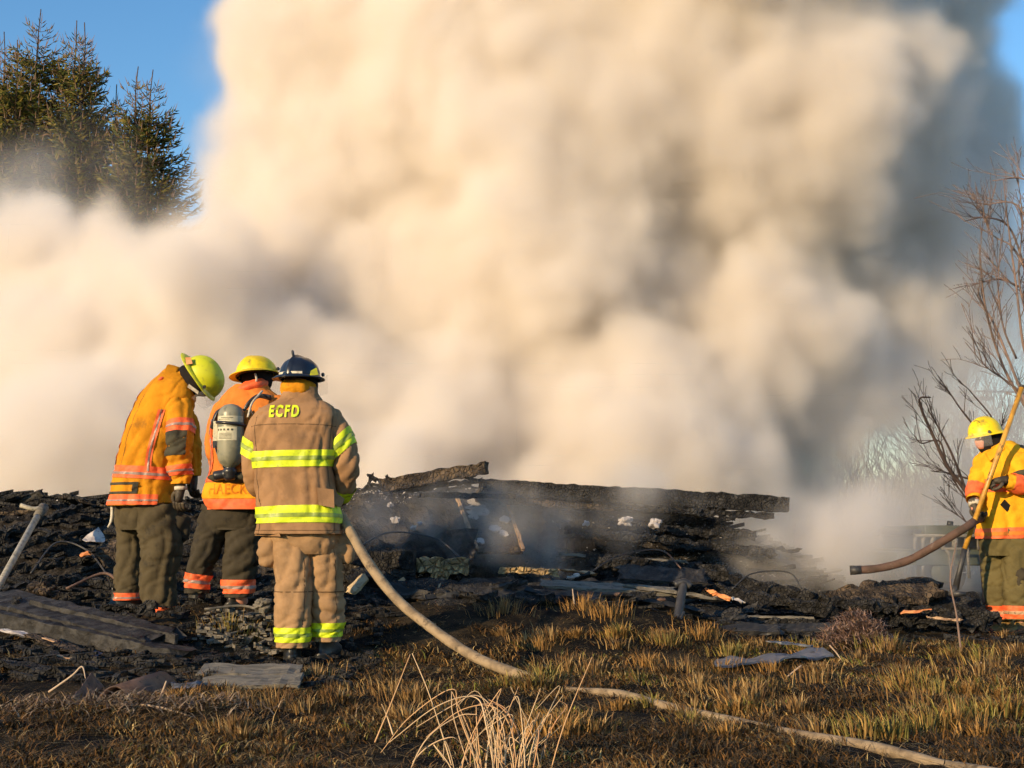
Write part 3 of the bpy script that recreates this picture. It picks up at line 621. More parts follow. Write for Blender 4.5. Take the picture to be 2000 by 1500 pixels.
r2 = Loft([(985, 440, 522, .14, .05), (1020, 443, 520, .14, .03), (1060, 440, 512, .13, .0), (1095, 437, 505, .12, 0), (1125, 436, 498, .11, .02), (1150, 437, 495, .105, .02), (1166, 439, 492, .1, .02)], Y2, o2, kind='leg', amp=.02, seed=63)
l2.mesh(mb=A, rim=1); r2.mesh(mb=A, rim=1); t2 = A.build('trousers', M['cl_dark'], p2, True)
band(l2, 'cuff_trim', M['red_trim'], t2, 1120, 1147, strip=(.38, .6), strip_m=M['silver'], tf=lambda a: .15*math.cos(a)); band(r2, 'cuff_trim', M['red_trim'], t2, 1131, 1157, strip=(.38, .6), strip_m=M['silver'])
blob('knee_pad', M['cl_black'], t2, L2(492, 1080, -.03), .06, .06, .1, 5, .02)
K2 = [(752, 462, 524, .1, .06), (762, 448, 530, .12, .05), (774, 436, 545, .14, .03), (790, 424, 556, .16, .02), (815, 416, 562, .175, 0), (850, 412, 563, .18, 0), (890, 415, 560, .18, 0), (930, 408, 558, .185, 0), (962, 399, 555, .19, 0), (980, 402, 552, .19, 0), (996, 410, 545, .19, 0)]
J2 = Loft(K2, Y2, o2, amp=.01, seed=71, sq=2.6); a2 = J2.mesh(rim=1)
S2r = Loft([(520, 788, .03, .075), (540, 800, -.02, .1), (556, 825, -.04, .1), (566, 860, -.02, .09), (568, 900, .05, .085), (560, 930, .2, .07), (548, 940, .35, .055)], Y2, o2, 'limb', 'sleeve', .018, 73, 2.1)
S2l = Loft([(448, 792, .05, .07), (436, 806, .05, .088), (428, 840, .06, .088), (426, 880, .1, .083), (434, 915, .2, .075), (450, 930, .36, .055)], Y2, o2, 'limb', 'sleeve', .018, 74, 2.1)
S2r.mesh(mb=a2); S2l.mesh(mb=a2); j2 = a2.build('coat', M['cl_orange'], p2, True)
band(J2, 'hem_trim', M['red_trim'], j2, 976, 995, a0=PI*.95, a1=PI*2); band(J2, 'waist_trim', M['red_trim'], j2, 931, 941, a0=PI*.95, a1=PI*2)
band(J2, 'name_panel', M['cl_name'], j2, 943, 974, a0=PI*1.02, a1=PI*1.95, off=.006)
text_on(J2, 'HAECKER', 468, 958, .1, M['cl_name2'], j2, off=.009, bold=.001, spacing=1.1, xs=.8)
vband(J2, 'back_trim', M['red_trim'], j2, 4.2, 7.2, lambda t: PI*1.14, .3, strip_m=M['silver'])
blob('collar', M['red_trim'], j2, L2(492, 757, .03), .125, .12, .05, 3, .01, (-.35, 0, 1), 14)
blob('hood', M['cl_black'], p2, L2(502, 736, .09), .118, .125, .13, 12, .012)
h2 = helmet(p2, L2(502, 731, .06), (-.14, .16, 1), (.5, .8, -.1), M['hel_yellow'], .135, .16, .13, (.025, .07), 'modern', False)
mb = MB(); mb.tube(spline([L2(498, 729, -.08), L2(501, 740, -.07), L2(499, 752, -.06)], 5), .008, 6); mb.build('chin_strap', M['white_strap'], h2, True)
hand(p2, L2(548, 941, .36), (.1, .8, -.2), (-.5, 0, -.5), .9); hand(p2, L2(450, 931, .37), (.3, .8, -.1), (.5, 0, -.5), .9, thumb=-1)
for px, py, dy, f in ((385, 1163, .09, (-.15, 1, 0)), (466, 1182, .09, (.4, .9, 0))):
    q = L2(px, py, dy); boots(p2, q.x, q.y, q.z, f, h=.2)
# air pack
YP = Y2-.24; op = at(452, 900, YP)
def LP(px, py, dy=0): return at(px, py, YP+dy)-op
pk = thing('air_pack', 'grey green air bottle with cream labels strapped to the orange coated back', 'air pack', op)
def lathe(prof, c0, c1, m, name, parent, n=28):
    a = (Vector(c1)-Vector(c0)); ln = a.length; a.normalize(); u = a.cross(Vector((0, 1, 0))).normalized(); v = a.cross(u); mb = MB(); V = []
    for h, r in prof:
        for j in range(n): th = 2*PI*j/n; V.append(Vector(c0)+a*h*ln+u*math.cos(th)*r+v*math.sin(th)*r)
    mb.add(V, [(i*n+j, i*n+(j+1) % n, (i+1)*n+(j+1) % n, (i+1)*n+j) for i in range(len(prof)-1) for j in range(n)]+[tuple(range(n)), tuple((len(prof)-1)*n+j for j in range(n))])
    return mb.build(name, m, parent, True)
RB = .088
bt, bb = LP(452, 789), LP(449, 914)
bot = lathe([(0, .01), (.02, .045), (.06, .07), (.12, RB*.97), (.17, RB), (.8, RB), (.87, RB*.93), (.93, .068), (.98, .04), (1, .03)], bt, bb, M['tank'], 'bottle', pk)
def sleeve_label(t0, t1, a0, a1, m, name, off=.0015, parent=bot):
    c0, c1 = Vector(bt), Vector(bb); a = c1-c0; u = a.cross(Vector((0, 1, 0))).normalized(); v = a.normalized().cross(u); mb = MB(); V = []
    sg = -1 if v.y < 0 else 1
    for i in range(2):
        for j in range(13):
            th = a0+(a1-a0)*j/12; t = (t0, t1)[i]; V.append(c0+a*t+Vector((math.cos(th), 0, 0))*(RB+off)+Vector((0, -math.sin(th), 0))*(RB+off))
    mb.add(V, [(j, j+1, 14+j, 13+j) for j in range(12)]); o = mb.build(name, m, parent, True); return o
sleeve_label(.2, .29, .25, 2.9, M['label'], 'label'); sleeve_label(.37, .58, .9, 3.0, M['label'], 'label')
for k, (t, a, b_) in enumerate(((.225, 1.2, 2.2), (.25, 1.5, 2.5), (.40, 1.2, 1.35), (.40, 1.5, 1.65), (.40, 1.8, 1.95), (.40, 2.1, 2.25), (.40, 2.4, 2.55))): sleeve_label(t, t+(.008 if k < 2 else .03), a, b_, M['ink'], 'label_print', .003)
for t in (.47, .49, .51, .53, .55): sleeve_label(t, t+.006, 1.3, 2.4, M['ink'], 'label_print', .003)
for t in (.315,):
    mb = MB(); c = Vector(bt).lerp(Vector(bb), t); mb.tube([c+Vector((math.cos(2*PI*j/24)*(RB+.006), math.sin(2*PI*j/24)*(RB+.006), -.01*math.cos(2*PI*j/24))) for j in range(25)], .011, 8, False); mb.build('bottle_strap', M['tank_black'], pk, True)
lathe([(0, .028), (.15, .045), (.4, .05), (.6, .038), (.8, .044), (1, .03)], LP(449, 912), LP(449, 938), M['tank_black'], 'valve', pk)
lathe([(0, .03), (.2, .034), (.8, .034), (1, .03)], LP(440, 926), LP(418, 930), M['tank_black'], 'valve_knob', pk)
mb = MB(); mb.box(LP(462, 862, .13), (.1, 0, 0), (0, .02, 0), (0, 0, .22)); mb.build('backplate', M['tank_black'], pk)
mb = MB(); mb.box(LP(421, 842, .03), (.014, 0, 0), (0, .012, 0), (0, 0, .068)); mb.build('pressure_tube', M['label'], pk)
mb = MB(); mb.box(LP(421, 868, .03), (.017, 0, 0), (0, .014, 0), (0, 0, .024)); mb.build('tube_holder', M['tank_black'], pk)
bl_ = blob('waist_pad', M['cl_patch'], pk, LP(462, 933, .1), .2, .1, .045, 7, .012)
for P in ([(476, 812, .1), (486, 790, .1), (505, 775, .12), (530, 777, .12)], [(432, 800, .1), (424, 806, .08), (417, 822, .08), (414, 836, .1)], [(420, 865, .03), (424, 885, 0), (434, 905, 0), (440, 920, 0)], [(490, 800, .06), (500, 830, .04), (490, 880, .05), (480, 920, .05)]):
    mb = MB(); mb.tube(spline([LP(*p) for p in P], 6), .024 if P[0][0] in (476, 432) else .009, 8, flat=.5); mb.build('strap', M['tank_black'], pk, True)
mb = MB(); mb.tube(spline([LP(484, 815, -.02), LP(492, 788, .0), LP(505, 772, .05), LP(512, 764, .1)], 6), .008, 8); mb.build('air_hose', M['white_strap'], pk, True)
# ================================================================== firefighter at the right with the long pole
Y4 = 11.6; o4 = at(1975, 1250, Y4)
def L4(px, py, dy=0): return at(px, py, Y4+dy)-o4
p4 = thing('person', 'firefighter in bright yellow coat facing left at the picture edge, gripping a long pole', 'person', o4, 'firefighters at the fire')
body(p4, dict(pelvis=L4(1970, 1065), waist=L4(1972, 1020), chest=L4(1972, 930), neck=L4(1950, 872), head=L4(1926, 858), hu=(-.1, 0, 1),
     hipl=L4(1990, 1080, -.08), kneel=L4(1992, 1150, -.1), anklel=L4(1995, 1225, -.08), toel=(-.6, -.2, 0), hipr=L4(1950, 1080, .1), kneer=L4(1945, 1150, .1), ankler=L4(1950, 1225, .1), toer=(-.6, -.1, 0),
     shl=L4(1985, 895, -.12), elbowl=L4(2000, 945, -.22), wristl=L4(1955, 938, -.28), shr=L4(1935, 895, .1), elbowr=L4(1912, 945, .0), wristr=L4(1903, 990, -.2)), (-1, -.35, -.15))
A = Loft([(1030, 1914, 2040, .19, 0), (1060, 1916, 2036, .19, 0), (1085, 1925, 2025, .16, 0)], Y4, o4, amp=.01, seed=81).mesh()
l4 = Loft([(1050, 1955, 2038, .13, -.08), (1100, 1958, 2036, .13, -.08), (1140, 1960, 2032, .12, -.1), (1180, 1963, 2030, .12, -.09), (1210, 1966, 2026, .11, -.08)], Y4, o4, kind='leg', amp=.018, seed=82)
r4 = Loft([(1050, 1914, 1990, .13, .1), (1100, 1917, 1984, .13, .1), (1140, 1921, 1982, .12, .08), (1180, 1928, 1982, .12, .1), (1210, 1932, 1978, .11, .1)], Y4, o4, kind='leg', amp=.018, seed=83)
l4.mesh(mb=A, rim=1); r4.mesh(mb=A, rim=1); t4 = A.build('trousers', M['cl_olive4'], p4, True)
for l_ in (l4, r4): band(l_, 'cuff_trim', M['red_trim'], t4, 1182, 1206, strip=(.35, .6), strip_m=M['tan'])
blob('thigh_pocket', M['cl_dark'], t4, L4(1992, 1125, -.15), .07, .07, .11, 15, .02)
K4 = [(862, 1936, 1975, .1, .02), (870, 1928, 1992, .13, .0), (882, 1918, 2015, .16, 0), (898, 1912, 2026, .18, 0), (925, 1908, 2034, .19, 0), (960, 1908, 2036, .19, 0), (1000, 1911, 2038, .195, 0), (1030, 1911, 2040, .2, 0), (1052, 1911, 2042, .2, 0)]
J4 = Loft(K4, Y4, o4, amp=.011, seed=91, sq=2.5); a4 = J4.mesh(rim=1)
S4l = Loft([(1980, 892, -.08, .085), (1990, 905, -.14, .1), (2000, 928, -.2, .095), (1996, 944, -.25, .085), (1980, 942, -.28, .075), (1962, 938, -.3, .06)], Y4, o4, 'limb', 'sleeve', .016, 93, 2.1)
S4r = Loft([(1932, 892, .08, .08), (1922, 905, .04, .09), (1913, 930, -.02, .085), (1906, 955, -.08, .075), (1903, 978, -.16, .064)], Y4, o4, 'limb', 'sleeve', .014, 94, 2.1)
S4l.mesh(mb=a4); S4r.mesh(mb=a4); j4 = a4.build('coat', M['cl_yellow'], p4, True)
band(J4, 'hem_trim', M['red_trim'], j4, 1030, 1051, strip=(.3, .62), strip_m=M['cl_orange'], tf=lambda a: -.1*math.cos(a)); band(J4, 'chest_trim', M['red_trim'], j4, 938, 962, a0=PI*.9, a1=PI*1.9)
band(S4l, 'elbow_patch', M['cl_patch'], j4, t0=2.1, t1=3.2, off=.008); band(S4l, 'arm_trim', M['red_trim'], j4, t0=3.3, t1=4.3); band(S4r, 'cuff_trim', M['red_trim'], j4, t0=2.8, t1=3.7)
mb = MB(); c = J4.P(3.3, PI*1.52, .012)
mb.tube([c+Vector((math.cos(k*PI/8)*.022, -.004, math.sin(k*PI/8)*.022)) for k in range(17)], .005, 5, False); mb.build('round_emblem', M['ink'], j4)
c = J4.P(5.7, PI*1.4, .012); mb = MB(); mb.box(c, (.028, 0, -.03), (0, .004, 0), (.02, 0, .022)); mb.build('dark_mark', M['cl_black'], j4)  # small dark slanted box on the coat front
flap('collar', M['cl_yellow'], p4, [L4(1926, 885, -.12), L4(1957, 862, -.14), L4(1962, 876, -.16), L4(1934, 900, -.18)], .03)
blob('shoulder_yoke', M['cl_patch'], j4, L4(1992, 880, -.02), .12, .14, .05, 5, .01, (.25, 0, 1))
blob('hood', M['cl_black'], p4, L4(1935, 863, .0), .1, .112, .125, 13, .008, (.25, 0, 1))
h4 = helmet(p4, L4(1924, 846, .0), (-.19, -.05, 1), (-1, -.3, -.2), M['hel_yellow'], .132, .15, .142, (.03, .06), 'modern', True)
mb = MB(); c = L4(1908, 828, -.12); mb.tube([c+Vector((math.cos(k*PI/10+.4)*.035, .018*math.cos(k*PI/10), math.sin(k*PI/10+.4)*.03)) for k in range(8)], .003, 5); mb.build('helmet_mark', M['ink'], h4)
for px, py, dy in ((1958, 1243, .1), (1992, 1248, -.08)):
    q = L4(px, py, dy); boots(p4, q.x, q.y, q.z, (-.9, -.25, 0), M['boot_tan'])
hand(p4, L4(1960, 938, -.31), (-1, -.1, -.1), (-.1, .5, -.6), 1.2, thumb=-1, s=1.2)
hand(p4, L4(1903, 984, -.2), (.25, -.3, -1), (.5, .3, -.1), 1.2, s=1.25)
mb = MB(); mb.tube([L4(1903, 980, -.18), L4(1904, 988, -.2)], .052, 14); mb.build('glove_cuff', M['white_strap'], p4, True)
# the long pole
pa, pb_, pc = at(1996, 757, Y4-.34), at(1884, 1072, Y4-.34), at(1866, 1150, Y4-.32)
tp = thing('pike_pole', 'long ochre pole with a black hooked end held upright by the yellow coated firefighter', 'pike pole', pc)
mb = MB(); mb.tube([pa-pc, (pa+pb_)/2-pc, pb_-pc], [.021, .022, .02], 12); mb.build('shaft', M['brass'], tp, True)
mb = MB(); mb.tube([pb_-pc, (pb_+pc)/2-pc, Vector((0, 0, 0))], [.024, .022, .028], 10); mb.build('head', M['metal_dark'], tp, True)
mb = MB(); mb.tube([at(1862, 1160, Y4-.34)-pc, at(1886, 1160, Y4-.36)-pc], [.03, .016], 8); mb.tube([Vector((0, 0, .02)), at(1858, 1164, Y4-.34)-pc], .03, 8); mb.build('hook', M['metal_dark'], tp, True)
mb = MB(); mb.tube([pa-pc, pa-pc+(pa-pb_).normalized()*.02], .028, 12); mb.build('end_cap', M['metal_dark'], tp, True)
def ground_at(px, py):
    Y = 4.0
    while Y < 16 and at(px, py, Y).z > gh(at(px, py, Y).x, Y): Y += .03
    return at(px, py, Y)
# ================================================================== burnt heap
def crest(px):
    K = [(-400, 960), (0, 968), (220, 975), (450, 985), (640, 955), (740, 945), (900, 955), (1100, 978), (1290, 1000), (1400, 1022), (1480, 1052), (1560, 1090), (1640, 1140), (1760, 1175), (2100, 1190)]
    for (a, b), (c, d) in zip(K, K[1:]):
        if a <= px <= c: return b+(d-b)*(px-a)/(c-a)
    return 1190
YC = 13.0
def heap_h(x, y):
    """height of the rubble above z=0 at x, y: a ridge at y=YC read off the picture's skyline"""
    px = 1000+x*F/YC*1.0; z = at(px, crest(px), YC).z
    base = gh(x, y)-.06
    f = (sstep(12.15-.7*sstep(640, 300, px)-.5*sstep(1150, 1400, px), 12.95, y)) if y < YC else sstep(15.6, 13.2, y)
    low = sstep(11, 11.5, y)*sstep(16, 14.6, y)*.03*sstep(2.6, 1.6, x)
    h = base+low+max(0, z-base-low)*f*.97
    if f > 0 or low > 0:
        r = Vector((x*2.2, y*2.2, 4)); h += (abs(N.noise(r))*.16+abs(N.noise(r*2.7))*.1+N.noise(r*7)*.05-.08)*min(1, f+low*6+.1)
    return h
MBh = MB(); hx = np.arange(-7.2, 4.6, .05); hy = np.arange(10.5, 16, .05)
Vh = [(x+.02*nz(x*9, y*9, 1), y+.02*nz(x*9, y*9, 5), heap_h(x, y)) for y in hy for x in hx]; n_ = len(hx)
MBh.add(Vh, [(j*n_+i, j*n_+i+1, (j+1)*n_+i+1, (j+1)*n_+i) for j in range(len(hy)-1) for i in range(n_-1)])
tag(MBh.build('rubble_heap', M['rubble'], None, False), 'heap of ash and charred rubble left of the burnt down house', kind='stuff')
def plank(name, label, cat, P0, P1, wd, th, m, roll=0, rough=.012, seed=0, group=None, rag=.5, parent=None, bend=0, cellf=9, taper=1.0, kind=None):
    """one board or beam between two points: rough charred surface, uneven ends"""
    P0, P1 = Vector(P0), Vector(P1); c = (P0+P1)/2; a = P1-P0; ln = a.length; a.normalize()
    side = a.cross(Vector((0, 0, 1))); side = side.normalized() if side.length > .05 else Vector((1, 0, 0)); up = side.cross(a)
    q = Matrix.Rotation(roll, 3, a); side = q @ side; up = q @ up
    nl = max(6, min(90, int(ln/.035))); prof = []
    k = 4 if wd > .06 else 2
    for i in range(k): prof.append((-1+2*i/k, -1))
    for i in range(2): prof.append((1, -1+i))
    for i in range(k): prof.append((1-2*i/k, 1))
    for i in range(2): prof.append((-1, 1-i))
    mb = MB(); V = []; n = len(prof)
    for i in range(nl+1):
        t = i/nl; s_ = 1-(1-taper)*t
        for (u, w2) in prof:
            p = a*((t-.5)*ln)+side*u*wd/2*s_+up*w2*th/2*s_+up*bend*math.sin(PI*t)
            g_ = p*cellf+Vector((seed*7.1, 0, 0)); d = Vector((N.noise(g_), N.noise(g_+Vector((9, 0, 0))), N.noise(g_+Vector((0, 9, 0)))))
            cell = N.cell(p*22+Vector((seed, 0, 0)))
            p = p+d*rough*1.6+(side*u+up*w2).normalized()*(cell-.5)*rough*1.1
            e = max(0, abs(t-.5)*2-.86)/.14
            if e > 0: p -= a*(1 if t > .5 else -1)*rag*wd*e*(.5+N.noise(Vector((u*1.7+seed, w2*1.3, seed*3+(t > .5)*5))))
            V.append(p)
    mb.add(V, [(i*n+j, i*n+(j+1) % n, (i+1)*n+(j+1) % n, (i+1)*n+j) for i in range(nl) for j in range(n)]+[tuple(reversed(range(n))), tuple(nl*n+j for j in range(n))])
    o = mb.build(name, m, parent, False); o.location = c
    if parent is None: tag(o, label, cat, group, kind)
    return o
def PL(name, label, cat, p0, p1, Y0, Y1, wd, th, m, **k): return plank(name, label, cat, at(*p0, Y0), at(*p1, Y1), wd, th, M[m], **k)
def wcol(m, base): return m
# --- upper beams on the heap
PL('charred_beam', 'longest black beam running off the heap towards the right, its square end sticking out over the smoke', 'beam', (935, 951), (1541, 986), 12.35, 12.6, .14, .15, 'char', rough=.009, seed=1, rag=.15)
PL('charred_beam', 'broad smoke stained beam lying flat along the top of the heap behind the leaning panel', 'beam', (925, 966), (1395, 998), 12.45, 12.65, .2, .14, 'char_brown', rough=.008, seed=2)
PL('charred_beam', 'thin black beam under the longest one, ending short in a ragged tip', 'beam', (1180, 988), (1516, 1009), 12.3, 12.5, .08, .06, 'char', rough=.012, seed=3)
PL('charred_board', 'thin black board edge crossing above the leaning panel', 'board', (815, 966), (1010, 970), 12.1, 12.15, .07, .05, 'char', rough=.008, seed=4)
PL('scorched_stub', 'short squared timber stub lit brown, tilted up at the top of the heap', 'timber', (745, 950), (955, 913), 12.4, 12.2, .12, .115, 'char_brown', rough=.01, seed=5, rag=.2)
PL('charred_board', 'dark splintered board lying under the tilted brown stub', 'board', (760, 958), (948, 937), 12.5, 12.35, .14, .04, 'char', rough=.018, seed=6)
PL('charred_board', 'short black splinter pointing down beside the end of the brown stub', 'board', (905, 928), (942, 945), 12.3, 12.3, .06, .04, 'char', rough=.012, seed=7)
for k, (x0, y0, x1, y1, lb) in enumerate(((722, 948, 727, 925, 'upright black stake poking up at the left shoulder of the heap'), (752, 948, 767, 928, 'black jagged stump just left of the tilted brown stub'), (738, 945, 744, 936, 'tiny black peg between two jagged stumps'))):
    PL('charred_stump', lb, 'stump', (x0, y0+8), (x1, y1), 12.4, 12.4, .09-.02*k, .07, 'char', rough=.03, seed=8+k, rag=.9)
# --- leaning panel with flaked plaster
pn = thing('leaning_panel', 'leaning door like panel with pale side rails and flaking plaster behind thin smoke', 'panel', at(960, 1075, 12.0))
o_ = pn.location
q = [at(893, 975, 12.55), at(988, 975, 12.55), at(1022, 1078, 12.0), at(932, 1078, 12.0)]
mb = MB(); nn = (q[1]-q[0]).cross(q[3]-q[0]).normalized()
if nn.y > 0: nn = -nn
mb.add([p-o_ for p in q]+[p-o_-nn*.03 for p in q], [(0, 1, 2, 3), (7, 6, 5, 4), (0, 4, 5, 1), (1, 5, 6, 2), (2, 6, 7, 3), (3, 7, 4, 0)]); mb.build('board', M['char_brown'], pn)
for s_ in (0, 1):
    a, b = (q[0], q[3]) if s_ == 0 else (q[1], q[2])
    r_ = plank('side_rail', '', '', a+nn*.02-o_, b+nn*.02-o_, .03, .03, M['tan'], rough=.004, seed=20+s_, parent=pn)
for k in range(11):
    u, v = R.uniform(.12, .85), R.uniform(.08, .95); c = q[0].lerp(q[1], u).lerp(q[3].lerp(q[2], u), v)+nn*.012-o_; mb = MB(); n = 9
    ax = (q[1]-q[0]).normalized(); ay = (q[3]-q[0]).normalized(); rr = R.uniform(.03, .08)
    pts = [c+ax*math.cos(2*PI*j/n)*rr*R.uniform(.6, 1.3)*(1.8 if k == 0 else 1)+ay*math.sin(2*PI*j/n)*rr*R.uniform(.6, 1.2) for j in range(n)]
    mb.add(pts+[p+nn*.012 for p in pts], [tuple(range(n, 2*n))]+[(j, (j+1) % n, n+(j+1) % n, n+j) for j in range(n)]); mb.build('plaster_flake', M['pale'], pn)
# --- front row of burnt joists and boards
PL('charred_beam', 'thick black squared block end at the left of the front row, right behind the hose', 'beam', (722, 1094), (812, 1094), 10.9, 10.9, .2, .16, 'char', rough=.012, seed=31, rag=.05)
PL('charred_beam', 'lower black joist under the thick block behind the hose', 'beam', (685, 1128), (812, 1130), 10.85, 10.9, .16, .16, 'char', rough=.014, seed=32, rag=.1)
PL('alligatored_timber', 'broad sunlit timber with golden cracked scales left of the middle', 'timber', (808, 1104), (918, 1106), 10.95, 11.0, .12, .13, 'alligator', rough=.016, seed=33, rag=.3)
PL('alligatored_timber', 'golden scaly fragment hanging below the broad sunlit timber', 'timber', (835, 1128), (880, 1128), 10.9, 10.92, .07, .09, 'alligator', rough=.02, seed=34, rag=.8)
PL('alligatored_timber', 'narrow golden scaly strip to the right of the broad sunlit timber', 'timber', (972, 1112), (1092, 1119), 11.0, 11.05, .06, .055, 'alligator', rough=.01, seed=35, rag=.3)
PL('split_board', 'pale torn board fragment past the right end of the narrow golden strip', 'board', (1090, 1112), (1175, 1122), 11.1, 11.2, .08, .025, 'tan', rough=.012, seed=36, rag=.8)
PL('split_board', 'pink beige flake leaning below the pale torn board', 'board', (1105, 1130), (1135, 1122), 11.0, 11.05, .07, .03, 'pale', rough=.012, seed=37, rag=.7)
sheets = [((700, 1112), (770, 1178), .34, 'char', 'black hexagonal burnt plate tilted behind the hose, left edge catching light'), ((790, 1130), (700, 1175), .05, 'tan', 'thin pale edged lath slanting up to the thick black block'),
          ((868, 1132), (845, 1165), .035, 'tan', 'short pale lath slanting below the golden scales')]
for k, (a, b, wd, m_, lb) in enumerate(sheets): PL('burnt_lath', lb, 'lath', a, b, 10.75, 10.5, wd, .03, m_, rough=.008, seed=40+k, roll=.3)
PL('split_board', 'short orange brown board end sticking out beside the tan hose', 'board', (680, 1160), (722, 1120), 10.5, 10.6, .09, .03, 'wood_handle', rough=.006, seed=44, roll=.5)
def sheet(name, label, pts, m, th=.02, n=14, amp=.03, seed=0, cat='sheet'):
    """crumpled sheet through four corner points"""
    pts = [Vector(p) for p in pts]; c = sum(pts, Vector())/4; V = []; nn = (pts[1]-pts[0]).cross(pts[3]-pts[0]).normalized()
    for i in range(n+1):
        for j in range(n*2+1):
            u, v = j/(2*n), i/n; p = pts[0].lerp(pts[1], u).lerp(pts[3].lerp(pts[2], u), v)-c
            e = 1 if (i in (0, n) or j in (0, 2*n)) else 0
            p += nn*amp*(abs(N.noise(p*3.1+Vector((seed, 0, 0))))*2+.5*N.noise(p*9)); p += Vector((N.noise(p*6), N.noise(p*6+Vector((5, 0, 0))), 0))*amp*1.4*e; V.append(p)
    w2 = 2*n+1; mb = MB(); mb.add(V, [(i*w2+j, i*w2+j+1, (i+1)*w2+j+1, (i+1)*w2+j) for i in range(n) for j in range(2*n)])
    o = mb.build(name, M[m], None, False); o.location = c; md = o.modifiers.new('t', 'SOLIDIFY'); md.thickness = th
    return tag(o, label, cat)
sheet('roofing_sheet', 'large black sheet of roofing propped low behind the hose in the front row', [at(770, 1130, 10.7), at(1060, 1140, 10.9), at(1090, 1182, 10.4), at(830, 1190, 10.2)], 'char', seed=1, amp=.05)
sheet('roofing_sheet', 'black folded sheet beneath the narrow golden strip, its top edge grey', [at(905, 1126, 11.0), at(1300, 1142, 11.3), at(1290, 1172, 10.9), at(880, 1160, 10.7)], 'char_flat', seed=2, amp=.05)
sheet('roofing_sheet', 'flat dull grey sheet spread in front of the middle of the heap', [at(1080, 1128, 11.6), at(1400, 1140, 11.9), at(1420, 1172, 11.4), at(1100, 1160, 11.1)], 'char_flat', seed=3, amp=.04)
sheet('wall_sheet', 'grey smoke stained wall sheet at the foot of the heap left of centre', [at(640, 985, 12.6), at(900, 975, 12.7), at(930, 1085, 11.6), at(690, 1085, 11.5)], 'rubble', seed=4, amp=.09)
PL('grey_board', 'long thin light grey board across the middle of the heap', 'board', (1085, 1082), (1345, 1098), 11.9, 12.1, .12, .03, 'grey_board', rough=.006, seed=50)
PL('charred_beam', 'low black beam just below the long light grey board', 'beam', (1140, 1095), (1420, 1118), 11.8, 12.0, .16, .12, 'char', rough=.02, seed=51)
PL('charred_beam', 'upper one of two black beams sloping down right towards the pinkish straw', 'beam', (1345, 1112), (1600, 1172), 12.0, 11.4, .14, .1, 'char', rough=.02, seed=52)
PL('charred_beam', 'lower one of two black beams sloping down right towards the pinkish straw', 'beam', (1310, 1135), (1640, 1198), 11.7, 11.1, .16, .1, 'char', rough=.02, seed=53)
PL('grey_board', 'narrow board with a bright upper edge lying level in front of the sloping beams', 'board', (1335, 1201), (1592, 1207), 11.0, 11.0, .05, .022, 'grey_board', rough=.004, seed=54)
PL('charred_beam', 'black beam in shadow under the narrow bright edged board', 'beam', (1330, 1217), (1610, 1222), 10.9, 10.9, .12, .1, 'char', rough=.015, seed=55)
PL('split_board', 'splintered pink and tan board piece between the two sloping beams', 'board', (1372, 1150), (1432, 1172), 11.5, 11.3, .07, .03, 'ember', rough=.014, seed=56, rag=.8)
PL('split_board', 'small off white chip right of the splintered pink piece', 'board', (1425, 1165), (1455, 1178), 11.3, 11.25, .05, .02, 'pale', rough=.014, seed=57, rag=.8)
for k, (x0, y0, x1, y1, Yk, wd, lb) in enumerate((
    (1140, 1168, 1290, 1182, 10.9, .05, 'thin black stick in front of the flat grey sheet'), (1200, 1175, 1370, 1198, 11.0, .07, 'dark slat slanting down behind the toppled black stand'),
    (1340, 1180, 1500, 1192, 11.1, .04, 'slim grey slat just above the narrow bright edged board'), (1360, 1188, 1480, 1196, 11.05, .03, 'thinnest slat above the narrow bright edged board'),
    (1100, 1035, 1330, 1060, 12.1, .12, 'black plank half buried in the heap right of the leaning panel'), (1180, 1020, 1440, 1048, 12.4, .1, 'black plank under the stepped right shoulder of the heap'),
    (1290, 1060, 1520, 1080, 12.3, .14, 'black plank ending above the small white smoke puff'), (1395, 1030, 1478, 1050, 12.4, .12, 'grey topped block on the stepped right shoulder of the heap'),
    (1440, 1068, 1566, 1074, 12.4, .06, 'knobbly black stick end poking right above the white smoke puff'), (1395, 1018, 1440, 1012, 12.4, .08, 'black fang like splinter under the thin beam tip'))):
    PL('charred_plank', lb, 'plank', (x0, y0), (x1, y1), Yk, Yk, wd, wd*.6, 'char', rough=.018, seed=60+k, rag=.6)
PL('charred_board', 'long flat black board lying beneath the front edge of the folded sheet', 'board', (890, 1156), (1185, 1168), 10.55, 10.7, .2, .03, 'char_flat', rough=.006, seed=140, roll=.35)
PL('ashen_board', 'long ash grey board lying level in the middle of the front row', 'board', (1050, 1140), (1330, 1156), 10.85, 11.0, .16, .03, 'grey_board', rough=.006, seed=141, roll=.3)
PL('ashen_board', 'shorter ash grey board overlapping the right end of the long one', 'board', (1215, 1146), (1405, 1172), 10.95, 10.9, .12, .03, 'grey_board', rough=.007, seed=142, roll=-.2)
PL('charred_board', 'wide black board propped against the foot of the heap under the rusty wire', 'board', (1200, 1118), (1390, 1128), 11.3, 11.4, .24, .03, 'char_flat', rough=.008, seed=143, roll=.5)
PL('charred_board', 'black board lying in the near left corner below the pinkish torn strip', 'board', (-30, 1290), (190, 1326), 7.7, 7.5, .16, .04, 'char', rough=.012, seed=144)
PL('charred_board', 'black board end lying right of the blue black wet sheet', 'board', (345, 1300), (450, 1282), 7.9, 8.2, .12, .04, 'char', rough=.012, seed=145)
